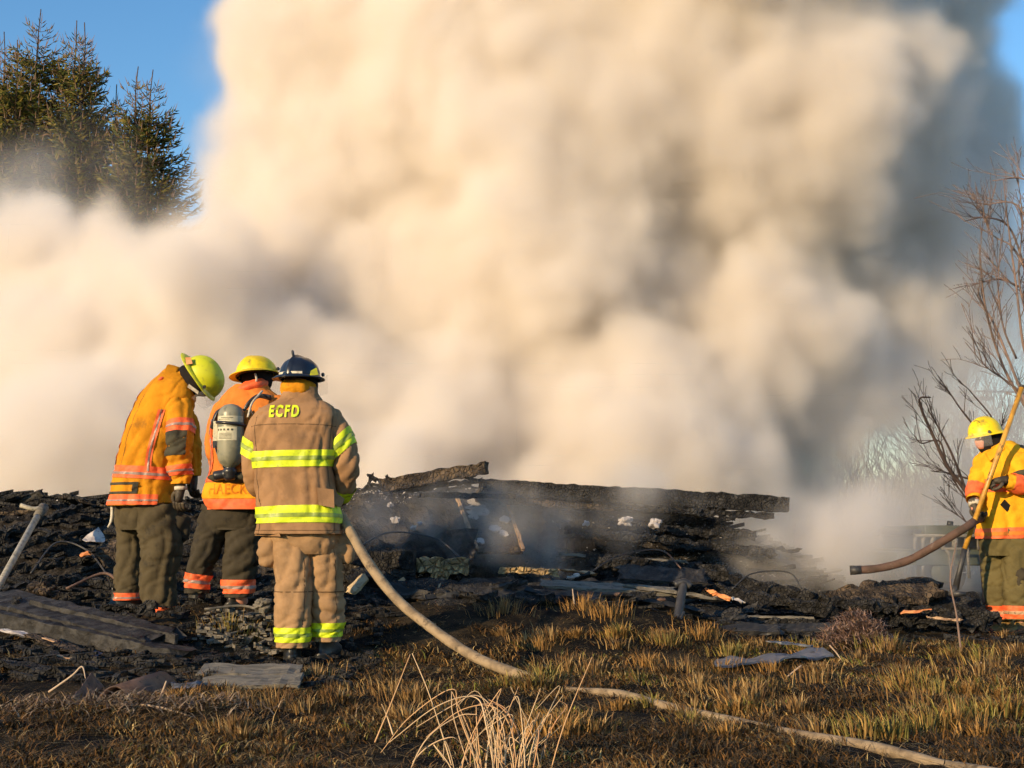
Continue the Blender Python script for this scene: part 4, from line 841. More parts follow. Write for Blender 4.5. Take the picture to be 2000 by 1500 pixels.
# slabs at the right
sheet('burnt_slab', 'ragged brown black slab of roof lying left of the pole hook', [at(1618, 1150, 11.9), at(1830, 1128, 12.0), at(1835, 1168, 11.3), at(1640, 1178, 11.2)], 'char_brown', .05, seed=7, amp=.09, cat='slab')
sheet('burnt_slab', 'dark slab under the pole hook with a pale edge', [at(1760, 1160, 11.9), at(1905, 1166, 11.9), at(1930, 1192, 11.4), at(1790, 1190, 11.3)], 'char', .05, seed=8, amp=.06, cat='slab')
PL('pale_lath', 'pale thin lath beside the hook of the pole', 'lath', (1790, 1168), (1850, 1158), 11.4, 11.6, .06, .02, 'grey_board', rough=.006, seed=72)
PL('split_board', 'glowing orange split board lying under the brown black slab', 'board', (1757, 1197), (1822, 1190), 11.0, 11.0, .045, .02, 'ember', rough=.008, seed=73)
PL('split_board', 'pale yellow split board right of the glowing orange one', 'board', (1810, 1205), (1880, 1212), 10.9, 10.9, .05, .02, 'tan', rough=.012, seed=74, rag=.8)
for k, (x0, y0, x1, y1) in enumerate(((1700, 1190, 1880, 1205), (1730, 1208, 1930, 1220), (1600, 1172, 1760, 1190), (1850, 1190, 1960, 1210))):
    PL('charred_plank', ('black plank straight above the pinkish straw', 'front black plank below the orange split board', 'black plank tucked under the left end of the brown black slab', 'black plank at the boots of the yellow coated firefighter')[k], 'plank', (x0, y0), (x1, y1), 11.2, 11.1, .14, .1, 'char', rough=.025, seed=80+k)
# --- left side
PL('charred_beam', 'widest black beam slanting down right in the lower left, ribbed on top', 'beam', (-40, 1166), (335, 1256), 9.3, 8.4, .34, .09, 'char_flat', rough=.006, seed=90, roll=.15)
PL('charred_beam', 'second wide black beam directly in front of the widest one', 'beam', (-60, 1196), (372, 1290), 9.0, 8.2, .2, .12, 'char_flat', rough=.007, seed=91)
PL('charred_board', 'thin black strip lying on the wide black beams', 'board', (60, 1180), (345, 1250), 9.0, 8.4, .03, .06, 'char_flat', rough=.004, seed=92)
sheet('roofing_sheet', 'blue black wet sheet curling up in front of the wide black beams', [at(90, 1262, 8.5), at(370, 1310, 7.9), at(385, 1330, 7.6), at(120, 1318, 7.7)], 'slate', seed=11, amp=.05)
PL('scorched_board', 'brown singed board with a yellow flake near the left edge', 'board', (60, 1240), (170, 1278), 8.4, 8.1, .14, .02, 'char_brown', rough=.006, seed=93)
PL('pale_scrap', 'pinkish torn panel strip at the left edge', 'scrap', (-10, 1228), (66, 1243), 8.5, 8.4, .07, .015, 'pale', rough=.01, seed=94, rag=.8)
PL('pale_scrap', 'small bright yellow flake on the brown singed board', 'scrap', (82, 1244), (110, 1254), 8.25, 8.2, .035, .01, 'tan', rough=.004, seed=95)
PL('pale_scrap', 'short yellowish lath on the lower edge of the brown singed board', 'scrap', (108, 1280), (140, 1287), 7.95, 7.9, .03, .012, 'tan', rough=.004, seed=96)
PL('charred_log', 'black log lying across the boots of the gold coated firefighter', 'log', (188, 1190), (312, 1184), 8.95, 8.9, .07, .05, 'char', rough=.02, seed=97)
PL('charred_log', 'thin black branch left of the boots of the gold coated firefighter', 'log', (170, 1206), (270, 1204), 8.85, 8.8, .04, .03, 'char', rough=.015, seed=98)
for k, (x0, y0, x1, y1, Ya, Yb, wd, lb) in enumerate((
    (-30, 1052, 165, 990, 11.6, 12.2, .2, 'black rafter rising to the right behind the pale tool handle'), (-30, 1085, 120, 1042, 11.2, 11.6, .16, 'lower black rafter rising right behind the pale tool handle'),
    (-20, 1120, 140, 1100, 10.6, 10.9, .14, 'black plank low behind the foot of the pale tool handle'), (90, 1098, 230, 1092, 11.0, 11.0, .2, 'level grey black plank left of the gold coated firefighter'),
    (60, 1130, 240, 1140, 10.4, 10.4, .24, 'broad black board on the ground behind the gold coated firefighter'), (-20, 1165, 130, 1128, 9.9, 10.3, .1, 'thin black stick crossing the foot of the tool handle'),
    (40, 975, 210, 985, 12.9, 12.9, .14, 'black plank on the skyline at the far left'))):
    PL('charred_plank', lb, 'plank', (x0, y0), (x1, y1), Ya, Yb, wd, .07, 'char', rough=.02, seed=100+k)
sheet('crumpled_foil', 'grey crumpled flap standing up left of the gold coat', [at(163, 1050, 11), at(190, 1030, 11), at(196, 1056, 10.9), at(172, 1058, 10.9)], 'pale', .004, 8, .04, 12, 'foil')
sheet('plastic_bag', 'dull translucent looking bag hanging beside the olive trousers of the gold coated firefighter', [at(200, 1045, 10.9), at(228, 1048, 10.9), at(222, 1098, 10.7), at(198, 1104, 10.7)], 'char_brown', .004, 10, .06, 13, 'bag')
PL('ember_chip', 'small bright orange chip on the level plank left of the gold coated firefighter', 'chip', (155, 1085), (180, 1080), 10.85, 10.85, .06, .03, 'ember', rough=.01, seed=110, rag=.6)
th_ = thing('long_handled_tool', 'pale grey handled hook tool leaning on the heap at the left edge', 'tool', at(0, 1145, 9.6)); o_ = th_.location
mb = MB(); mb.tube([at(-30, 1195, 9.4)-o_, at(0, 1140, 9.6)-o_, at(76, 1003, 10.6)-o_], .026, 10); mb.build('handle', M['handle_grey'], th_, True)
mb = MB(); mb.tube([at(73, 1008, 10.56)-o_, at(86, 990, 10.65)-o_], [.034, .042], 10); mb.build('ferrule', M['grey_board'], th_, True)
mb = MB(); mb.tube(spline([at(86, 990, 10.65)-o_, at(66, 994, 10.6)-o_, at(40, 987, 10.6)-o_], 5), .018, 8); mb.build('hook', M['handle_grey'], th_, True)
# foreground left: grey siding, curved metal
sd = thing('siding_panel', 'weathered grey siding of two boards lying flat in the grass before the three firefighters', 'siding', at(480, 1350, 7.0)); o_ = sd.location
for k, (y0, y1, Ya) in enumerate(((1308, 1318, 7.55), (1333, 1336, 7.2))):
    plank('siding_board', '', '', at(388, y0+2, Ya)-o_, at(590, y1-8, Ya)-o_, .17, .025, M['grey_board'], roll=.25, rough=.005, seed=120+k, parent=sd, rag=.1)
plank('backing_board', '', '', at(330, 1340, 7.1)-o_, at(400, 1335, 7.1)-o_, .13, .03, M['slate'], rough=.01, seed=123, parent=sd)
cm = MB(); V = []; o_ = at(215, 1365, 6.9)
for i in range(13):
    t = i/12; a = at(188+t*82, 1372-math.sin(PI*min(1, t*1.15))*30, 6.75); b = a+Vector((.12, .42, .03)); V += [a-o_, b-o_]
cm.add(V, [(2*i, 2*i+1, 2*i+3, 2*i+2) for i in range(12)]); c_ = cm.build('curved_metal_sheet', M['rust'], None, True); c_.location = o_; c_.modifiers.new('t', 'SOLIDIFY').thickness = .008
tag(c_, 'brown metal sheet bent into a low arch in the left foreground', 'metal sheet')
PL('rusty_strip', 'brown metal strip standing on edge left of the bent metal sheet', 'metal strip', (150, 1384), (191, 1325), 6.6, 7.1, .1, .01, 'rust', rough=.003, seed=124, roll=.9)
PL('charred_board', 'black board lying under the bent metal sheet', 'board', (200, 1378), (300, 1384), 6.9, 6.8, .14, .03, 'char', rough=.01, seed=125)
sheet('slate_sheet', 'blue grey sheet lying flat in the grass in the middle right', [at(1400, 1290, 8.35), at(1610, 1262, 8.9), at(1625, 1272, 8.6), at(1405, 1304, 8.0)], 'slate', .012, 8, .035, 15)
PL('slate_strip', 'thin blue grey strip behind the flat sheet in the grass', 'strip', (1495, 1252), (1590, 1262), 9.2, 9.1, .07, .012, 'slate', rough=.006, seed=126)
# toppled black stand
st = thing('toppled_stand', 'black metal stand with a curled foot toppled in front of the heap', 'stand', at(1330, 1225, 10.2)); o_ = st.location
for nm, P, r_ in (('post', [(1322, 1215, 10.2), (1328, 1180, 10.3), (1335, 1140, 10.4)], .035), ('curl', [(1336, 1195, 10.2), (1330, 1208, 10.15), (1333, 1218, 10.1), (1345, 1224, 10.1)], .01), ('foot', [(1290, 1216, 10.2), (1320, 1222, 10.1), (1346, 1224, 10.1)], .02), ('bracket', [(1318, 1142, 10.4), (1336, 1137, 10.4), (1348, 1146, 10.4)], .03)):
    mb = MB(); mb.tube(spline([at(*p)-o_ for p in P], 5), r_, 8); mb.build(nm, M['metal_dark'], st, True)
for k in range(34):
    px = R.uniform(640, 1560) if k < 22 else R.uniform(-20, 420); Y = R.uniform(11.6, 12.9); c = Vector(((px-1000)/F*Y, Y, 0)); c.z = heap_h(c.x, c.y)+R.uniform(-.02, .1)
    a = R.gauss(0, .5); d = Vector((math.cos(a), math.sin(a)*.6, R.gauss(0, .22)))*R.uniform(.15, .5)
    plank('charred_plank', 'one of the burnt plank ends jumbled loosely over the rubble heap', 'plank', c-d, c+d, R.uniform(.04, .11), R.uniform(.02, .05), M[R.choice(('char', 'char', 'char_flat', 'char_brown'))], rough=.008, seed=200+k, roll=R.uniform(-1, 1), group='burnt plank ends jumbled on the heap', rag=.7)
for k in range(30):
    px = R.uniform(690, 1640); Y = R.uniform(10.35, 11.3); c = Vector(((px-1000)/F*Y, Y, 0)); c.z = gh(c.x, c.y)+R.uniform(.02, .12)
    a = R.gauss(0, .45); d = Vector((math.cos(a), math.sin(a)*.6, R.gauss(0, .16)))*R.uniform(.12, .5)
    plank('charred_plank', 'one of the black plank pieces piled along the front foot of the heap', 'plank', c-d, c+d, R.uniform(.04, .13), R.uniform(.02, .05), M[R.choice(('char', 'char', 'char_flat', 'sheet'))], rough=.008, seed=300+k, roll=R.uniform(-1, 1), group='black plank pieces at the foot of the heap', rag=.7)
for k, (P, r_, m_, lb) in enumerate((
    ([(690, 1075, 11.4), (760, 1040, 11.7), (850, 1052, 11.6), (900, 1090, 11.3)], .008, 'metal_dark', 'thin black wire looping across the fog left of the leaning panel'),
    ([(1150, 1120, 11.2), (1210, 1085, 11.4), (1290, 1075, 11.6), (1330, 1110, 11.4)], .007, 'rust', 'rusty wire arching up beside the long light grey board'),
    ([(1430, 1150, 11.2), (1470, 1120, 11.3), (1540, 1118, 11.3), (1566, 1150, 11.2)], .007, 'metal_dark', 'black wire loop above the lower sloping beam'),
    ([(60, 1120, 10.6), (110, 1060, 11), (170, 1075, 11), (215, 1130, 10.6)], .008, 'metal_dark', 'black wire bent over the rubble right of the tool handle'),
    ([(1070, 1175, 10.6), (1180, 1160, 10.8), (1300, 1172, 10.7)], .018, 'rust', 'rusty pipe lying in front of the flat grey sheet'),
    ([(400, 1190, 9.0), (470, 1183, 9.1), (520, 1192, 9.0), (560, 1180, 9.05)], .0095, 'grey_board', 'pale bent rod in the broken plaster between the boots'),
    ([(130, 1150, 9.9), (200, 1120, 10.1), (232, 1135, 10.0)], .012, 'rust', 'short rusty rod behind the boots of the gold coated firefighter'))):
    o_ = at(*P[0]); mb = MB(); mb.tube(spline([at(*p)-o_ for p in P], 7), r_, 6); r_ = .006 if k == 5 else r_; o = mb.build('burnt_wire' if r_ < .009 else 'bent_rod', M[m_], None, True); o.location = o_; tag(o, lb, 'wire' if r_ < .009 else 'rod')
# rocks and pale chips that can be told apart
def rock(name, label, cat, px, py, Y, r, m, seed, group=None):
    o = blob(name, M[m], None, (0, 0, 0), r, r*.8, r*.65, seed, r*.5, (R.uniform(-.4, .4), R.uniform(-.4, .4), 1), fq=1.2/r); o.data.shade_flat(); o.location = at(px, py, Y); return tag(o, label, cat, group)
for k, (px, py, Y, r, lb) in enumerate(((1221, 1018, 12.1, .06, 'round pale stone high on the heap below the longest beam'), (1280, 1022, 12.1, .06, 'pinkish clod right of the round pale stone'), (1146, 1023, 12.1, .03, 'small pale stone left of the round one'),
    (773, 1016, 12.2, .04, 'white chip on the rubble left of the leaning panel'), (762, 986, 12.4, .03, 'light square chip near the top of the rubble behind the hose holder'), (820, 1022, 12.0, .025, 'tiny white chip between two others on the rubble'), (808, 1031, 11.9, .025, 'tiny cream chip nearest the leaning panel foot'))):
    rock('pale_stone', lb, 'stone', px, py, Y, r, 'pale', k)
rock('burnt_lump', 'olive brown lump on the ground in front of the tool handle', 'lump', 85, 1156, 9.5, .1, 'char_brown', 31)
rock('burnt_lump', 'grey cracked block beside the wide black beams at the far left', 'lump', 32, 1188, 9.1, .1, 'char', 32)
rock('burnt_lump', 'rounded grey lump by the boot of the orange coated firefighter', 'lump', 512, 1182, 8.95, .06, 'grey_board', 33)
# many small charred pieces nobody could single out
chip = MB(); frag = MB()
for k in range(2600):
    x = R.uniform(-6.6, 4.2); y = R.uniform(10.3, 13.6); z = heap_h(x, y) if y > 10.5 else gh(x, y)
    a = R.uniform(-.5, .5) if R.random() < .6 else R.uniform(0, PI); l_ = R.uniform(.03, .2); t_ = R.uniform(-.25, .35)
    ax = Vector((math.cos(a), math.sin(a), t_))*l_; ay = Vector((-math.sin(a), math.cos(a), R.uniform(-.3, .3)))*R.uniform(.008, .04)
    chip.box((x, y, z+R.uniform(0, .05)), ax, ay, Vector((0, 0, 1))*R.uniform(.006, .02))
tag(chip.build('charred_splinters', M['char'], None), 'countless black splinters strewn over the heap', kind='stuff')
for k in range(4200):
    px = R.gauss(790, 60) if R.random() < .45 else (R.gauss(1350, 90) if R.random() < .5 else R.uniform(0, 1700)); y = R.uniform(11.2, 13) if k % 3 == 0 else R.uniform(12.2, 12.95); x = (px-1000)/F*y; z = heap_h(x, y)
    r_ = R.uniform(.004, .017)*(1.6 if k % 17 == 0 else 1); v = [Vector((R.uniform(-1, 1), R.uniform(-1, 1), R.uniform(-.6, .8)))*r_+Vector((x, y, z+.01)) for _ in range(4)]
    frag.add(v, [(0, 1, 2), (0, 2, 3), (0, 3, 1), (1, 3, 2)])
tag(frag.build('ash_flakes', M['pale'], None), 'pale ash flakes scattered on the rubble', kind='stuff')
lit = MB()
for k in range(900):
    x = R.uniform(-4.6, -.9); y = R.uniform(7.3, 10.6); z = gh(x, y); a = R.uniform(0, PI); l_ = R.uniform(.02, .12)
    lit.box((x, y, z+.015), Vector((math.cos(a), math.sin(a), R.uniform(-.2, .2)))*l_, Vector((-math.sin(a), math.cos(a), 0))*R.uniform(.006, .03), Vector((0, 0, 1))*R.uniform(.004, .02))
tag(lit.build('burnt_litter', M['char'], None), 'charred litter trodden into the ground round the firefighters', kind='stuff')
gl = MB()
for k in range(160):
    px = R.uniform(395, 560); x = (px-1000)/F*8.95; y = 9.0+R.uniform(-.25, .3); z = gh(x, y)+.02; a = R.uniform(0, PI); l_ = R.uniform(.01, .06)
    gl.box((x, y, z), Vector((math.cos(a), math.sin(a), R.uniform(-.3, .3)))*l_, Vector((-math.sin(a), math.cos(a), 0))*R.uniform(.004, .02), Vector((0, 0, 1))*R.uniform(.003, .012))
tag(gl.build('broken_plaster', M['grey_board'], None), 'grey broken plaster round the boots of the orange coated firefighter', kind='stuff')
# ================================================================== hoses
hs_ = MB(); o_ = at(850, 1220, 8.3)
P = [L3(560, 972, .42)+o3, L3(610, 985, .38)+o3, L3(655, 997, .2)+o3, L3(678, 1028, .02)+o3, at(720, 1100, 8.4), at(775, 1170, 8.25), at(838, 1223, 8.1), at(905, 1270, 7.9), at(960, 1298, 7.75), at(1040, 1328, 7.4)]
P[-3].z = max(P[-3].z, .1); P[-1] = at(1040, 1326, 7.55)
q_ = ground_at(1110, 1345); q_.z -= .01; P.append(q_); q_ = ground_at(1210, 1362); q_.z += .015; P.append(q_)
for px, py in ((1300, 1382), (1420, 1405), (1560, 1434), (1700, 1462), (1850, 1492), (2000, 1528), (2150, 1570)): q_ = ground_at(px, py+4); q_.z += .006+.012*math.sin(px*.02); P.append(q_)
SP = spline(P, 8); hs_.tube([p-o_ for p in SP], [(.036 if i < 74 else .027)+.004*nz(i*.35, 1, 0) for i in range(len(SP))], 12, flat=.85)
ho = hs_.build('fire_hose', M['hose'], None, True); ho.location = o_; tag(ho, 'long dirty tan hose running from the tan coated firefighter down through the grass', 'hose')
nz_ = MB(); nz_.tube([L3(540, 968, .45)+o3, L3(575, 975, .41)+o3], [.03, .042], 12); tag(nz_.build('hose_nozzle', M['metal_dark'], ho, True)); bpy.data.objects['hose_nozzle'].location = -o_
h2_ = MB(); o_ = at(1780, 1090, 11.3); P = [(1663, 1114, 11.5), (1715, 1110, 11.45), (1770, 1096, 11.4), (1820, 1070, 11.3), (1865, 1043, 11.2), (1893, 1026, 11.2), (1906, 1016, 11.35), (1925, 1010, 11.7)]
SP = spline([at(*p)-o_ for p in P], 6); h2_.tube(SP, [.035+.004*nz(i*.4, 2, 0) for i in range(len(SP))], 12)
h2o = h2_.build('charged_hose', M['hose_brown'], None, True); h2o.location = o_; tag(h2o, 'sooty red brown hose held out over the smoke by the yellow coated firefighter', 'hose')
mb = MB(); mb.tube([at(1660, 1114, 11.5)-o_, at(1682, 1113, 11.48)-o_], [.041, .038], 12); mb.build('hose_end', M['metal_dark'], h2o, True)
# ================================================================== grass
def blades(name, label, n, fn, m='tint', stuff=True):
    V = np.zeros((n, 5, 3)); C_ = np.zeros((n, 5, 4)); C_[..., 3] = 1
    for i in range(n):
        x, y, z, h, wd, lean, a, col = fn(i)
        d = np.array((math.cos(a), math.sin(a), 0.)); b = np.array((x, y, z)); s2 = np.array((-d[1], d[0], 0.))*wd
        if abs(s2[0]) < wd*.5: s2 = np.array((wd*.8, s2[1], 0))
        up = np.array((0, 0, 1.))
        m1 = b+up*h*.55+d*lean*.35; tp_ = b+up*h*(1-.25*min(1, lean/max(h, .01)))+d*lean
        V[i] = (b-s2, b+s2, m1+s2*.8, m1-s2*.8, tp_); C_[i, :, :3] = col
    me = bpy.data.meshes.new(name); base = np.arange(n)[:, None]*5
    q_ = (base+np.array([0, 1, 2, 3])); t_ = (base+np.array([3, 2, 4]))
    me.vertices.add(n*5); me.vertices.foreach_set('co', V.ravel())
    loops = np.concatenate([q_, t_], 1).ravel(); me.loops.add(len(loops)); me.loops.foreach_set('vertex_index', loops)
    st_ = np.stack([np.arange(n)*7, np.arange(n)*7+4], 1).ravel(); me.polygons.add(n*2); me.polygons.foreach_set('loop_start', st_)
    me.update(calc_edges=True); ca = me.color_attributes.new('tint', 'FLOAT_COLOR', 'POINT'); ca.data.foreach_set('color', C_.ravel())
    o = link(name, me, M[m]); return tag(o, label, kind='stuff')
PALS = [(.3, .16, .05), (.4, .24, .08), (.22, .11, .035), (.5, .36, .15), (.12, .075, .035), (.05, .04, .025), (.03, .025, .02), (.2, .2, .04), (.3, .3, .05), (.09, .11, .025)]
def gfn(i):
    while True:
        y = 4.2+7.2*R.random()**1.25; x = (R.random()-.5)*2*(y*.40+.2)
        if x < -1.1 and 7.6 < y < 10 and R.random() < .85: continue
        c = nz(x*1.1, y*1.6, 11)+.6*nz(x*3.3, y*4, 5); right = sstep(-1, 1.5, x)
        if y > 9.6 and x < 1.2: continue
        if y > 10.6: continue
        if c+.06+.15*right+.2*(y < 6) < R.uniform(-.12, .16)+.12*nz(x*9, y*9, 2): continue
        break
    g_ = nz(x*2.1+5, y*2.1, 3); k = R.random()
    if g_ > .25 and k < .4*(.4+right): col = PALS[R.choice((7, 8, 9, 1, 3))]
    elif nz(x*1.3, y*1.3, 20) < .0: col = PALS[R.choice((5, 6, 4, 2))]
    else: col = PALS[R.choice((0, 1, 2, 2, 3, 4, 4, 5, 5, 6, 6))]
    f = R.uniform(.45, 1.15)*(1+.5*nz(x*2.3, y*2.3, 31)); tuft = max(0, nz(x*5, y*5, 7)); h = R.uniform(.012, .042)+.13*tuft*R.random()
    return x, y, gh(x, y)-.004, h, R.uniform(.0015, .0036)*(1 if y < 7.5 else 1.3), R.uniform(0, .07)+h*.4, R.uniform(0, 2*PI), [min(1, q*f) for q in col]
blades('singed_grass', 'short singed brown and ochre grass covering the foreground', 92000, gfn)
def sfn(i):
    y = 4.2+6.8*R.random()**1.2; x = (R.random()-.5)*2*(y*.4+.2); a = R.uniform(0, 2*PI); f = R.uniform(.5, 1.2)
    c = PALS[R.choice((3, 1, 0, 4, 4, 2))]; return x, y, gh(x, y)+.006, R.uniform(.005, .03), R.uniform(.001, .0022), R.uniform(.06, .22), a, [q*f for q in c]
blades('dead_straw', 'loose dead straw lying on the burnt ground', 20000, sfn)
def mound_straw(name, label, px, py, Y, rx, ry, h, n, cols):
    c = at(px, py, Y)
    def f(i):
        u, v = R.gauss(0, .42), R.gauss(0, .42); x, y = c.x+u*rx, c.y+v*ry; z = gh(x, y)+h*max(0, 1-(u*u+v*v))*R.uniform(.2, 1); k = R.uniform(.6, 1.3)
        return x, y, z, R.uniform(-.02, .06), R.uniform(.002, .004), R.uniform(.04, .14), R.uniform(0, 2*PI), [q*k for q in R.choice(cols)]
    return blades(name, label, n, f)
mound_straw('straw_pile', 'tangled pinkish dry straw heaped right of the sloping beams', 1672, 1238, 9.9, .34, .3, .26, 2600, [(.36, .22, .17), (.26, .16, .12), (.44, .3, .22), (.15, .09, .07)])
mound_straw('weed_litter', 'pale matted weeds in the left foreground', 240, 1408, 6.2, .9, .25, .07, 1600, [(.36, .27, .18), (.25, .17, .11), (.12, .08, .06)])
TUF = ((1375, 1250, 9.6, 1, 0), (1190, 1205, 10, 1, 0), (980, 1200, 10, 1.1, 1), (1140, 1190, 10.1, 1, 0), (540, 1385, 6.6, .9, 1), (1450, 1225, 9.8, 1, 1), (1060, 1330, 7.5, .9, 2), (1730, 1270, 8.9, 1, 2), (1920, 1300, 8.5, 1.1, 2), (1340, 1320, 8, 1, 1), (1480, 1360, 7.2, .9, 1), (1790, 1350, 7.3, 1, 2), (1960, 1400, 6.7, 1, 2), (770, 1360, 7, .9, 1), (620, 1330, 7.4, .8, 1), (450, 1235, 8.7, 1, 2), (1870, 1420, 6.5, 1, 2), (1700, 1440, 6.3, .9, 2))
PT = ([(.42, .24, .08), (.3, .16, .05)], [(.4, .27, .12), (.28, .16, .06), (.16, .09, .04)], [(.22, .2, .05), (.36, .28, .09), (.16, .14, .04), (.4, .25, .08), (.25, .15, .05)])
TUF = list(TUF)+[(R.uniform(980, 2000), R.uniform(1240, 1450), None, R.uniform(.5, .9), R.choice((0, 0, 1, 1, 1, 2))) for _ in range(70)]+[(R.uniform(300, 1000), R.uniform(1320, 1450), None, R.uniform(.4, .8), R.choice((0, 1, 1))) for _ in range(16)]
TUF = [(ground_at(px, py), s_, c) for px, py, Y, s_, c in TUF]
def tfn(i):
    cx, s_, c = TUF[i//110]; a = R.uniform(0, 2*PI); rr = abs(R.gauss(0, .07))*s_; x, y = cx.x+math.cos(a)*rr*1.8, cx.y+math.sin(a)*rr; q = R.uniform(.45, 1.2)
    return x, y, gh(x, y), R.uniform(.05, .15)*s_, R.uniform(.002, .0036), R.uniform(.01, .1), a, [v*q for v in R.choice(PT[c])]
blades('grass_tufts', 'taller tufts of singed ochre and green grass dotted over the burnt lawn', len(TUF)*110, tfn)
# long dry stalks in the very front
dg_ = thing('dry_grass_clump', 'clump of long bent straw coloured grass stalks at the bottom centre', 'grass clump', at(930, 1560, 4.75)); o_ = dg_.location
ST = [[(960, 1560), (900, 1400), (882, 1346), (800, 1400), (745, 1470)], [(975, 1560), (950, 1420), (925, 1362), (850, 1380), (760, 1450)], [(900, 1560), (868, 1440), (838, 1350), (803, 1276)], [(735, 1450), (768, 1370), (800, 1278)],
      [(1060, 1560), (1100, 1420), (1155, 1283)], [(980, 1560), (985, 1440), (962, 1385), (930, 1358), (880, 1380), (815, 1420)], [(1000, 1560), (1005, 1450), (990, 1390), (955, 1366)], [(1015, 1560), (1000, 1430), (960, 1380), (900, 1388), (830, 1440)],
      [(950, 1560), (935, 1430), (932, 1378)], [(965, 1560), (960, 1450), (945, 1380)], [(985, 1560), (978, 1430), (960, 1375)], [(1020, 1560), (1012, 1440), (975, 1380), (935, 1375)], [(1005, 1560), (1025, 1460), (1022, 1402)], [(1040, 1560), (1060, 1460), (1085, 1410), (1108, 1380), (1090, 1368)],
      [(1030, 1560), (1050, 1450), (1052, 1420)], [(780, 1560), (830, 1450), (890, 1400), (930, 1395)], [(760, 1560), (820, 1470), (880, 1440), (905, 1460)], [(770, 1435), (755, 1400), (745, 1375)], [(945, 1560), (915, 1500), (885, 1400), (880, 1350)], [(925, 1560), (920, 1470), (935, 1405), (945, 1380)]]
for k, P in enumerate(ST):
    mb = MB(); Yk = 4.75+R.uniform(-.15, .15); SPn = spline([at(px+R.uniform(-3, 3), py, Yk+R.uniform(-.03, .03)) for px, py in P], 8); n = len(SPn)
    c = R.choice(((.62, .38, .2), (.7, .5, .3), (.6, .42, .26), (.55, .3, .16))); mb.tube([p-o_ for p in SPn], [.0031*(1-.6*i/n) for i in range(n)], 5, col=c); mb.build('stalk', M['tint'], dg_, True)
for k in range(40):
    x0 = R.gauss(985, 45); mb = MB(); Yk = 4.75+R.uniform(-.2, .2); t = R.gauss(0, 50); h = R.uniform(70, 190)
    P = [(x0, 1570), (x0+t*.3, 1540-h*.5), (x0+t, 1530-h)]
    if R.random() < .4: P.append((x0+t+R.uniform(-60, 40), 1530-h+R.uniform(0, 50)))
    c = R.choice(((.62, .38, .2), (.7, .5, .3), (.5, .36, .22))); SPn = spline([at(*p, Yk) for p in P], 6); n = len(SPn); mb.tube([p-o_ for p in SPn], [.0027*(1-.6*i/n) for i in range(n)], 5, col=c); mb.build('stalk', M['tint'], dg_, True)
def twig(name, label, P, r, m, cat='twig'):
    o_ = at(*P[0]); mb = MB(); S_ = spline([at(*p) for p in P], 6); n = len(S_); mb.tube([p-o_ for p in S_], [r*(1-.6*i/n) for i in range(n)], 6)
    o = mb.build(name, M[m], None, True); o.location = o_; return tag(o, label, cat)
M['straw'] = mat('pale dry stem', (.5, .38, .27), (.36, .25, .18), .8, 10, bump=.1)
twig('dry_weed', 'long arched pale weed stem across the lower left foreground', [(150, 1382, 6.3), (260, 1376, 6.2), (330, 1386, 6.1), (400, 1412, 6.0), (470, 1450, 5.8)], .007, 'straw', 'stem')
twig('dry_weed', 'short bent pale stem left of the bent metal sheet', [(95, 1352, 6.9), (140, 1320, 6.9), (160, 1302, 6.9), (167, 1325, 6.85)], .006, 'straw', 'stem')
twig('dry_weed', 'forked pale stem right of the bent metal sheet', [(300, 1395, 6.6), (318, 1350, 6.6), (325, 1330, 6.6)], .009, 'straw', 'stem')
twig('dry_weed', 'tall reddish brown weed stem left of the legs of the yellow coated firefighter', [(1877, 1272, 9.3), (1868, 1200, 9.3), (1856, 1130, 9.3), (1868, 1060, 9.3)], .009, 'twig', 'stem')
twig('dry_weed', 'thin upright pale stem in the middle of the burnt lawn', [(1122, 1180, 10.2), (1118, 1150, 10.2)], .007, 'straw', 'stem')
twig('dry_weed', 'short straw stub standing right of the tan hose end', [(1910, 1310, 8.2), (1917, 1293, 8.2)], .008, 'straw', 'stem')
for k, (x0, y0, x1, y1, Y, lb) in enumerate(((1565, 1300, 1510, 1350, 7.8, 'crossed pale twig lying right of centre in the grass'), (1500, 1350, 1480, 1362, 7.5, 'tiny pale twig beside the crossed one'), (1640, 1370, 1780, 1398, 6.9, 'long thin reddish straw lying in the right foreground'), (1620, 1260, 1650, 1300, 8.6, 'thin stem leaning below the pinkish straw heap'))):
    twig('fallen_twig', lb, [(x0, y0, Y), ((x0+x1)/2, (y0+y1)/2-3, Y-.02), (x1, y1, Y-.05)], .006, 'straw')
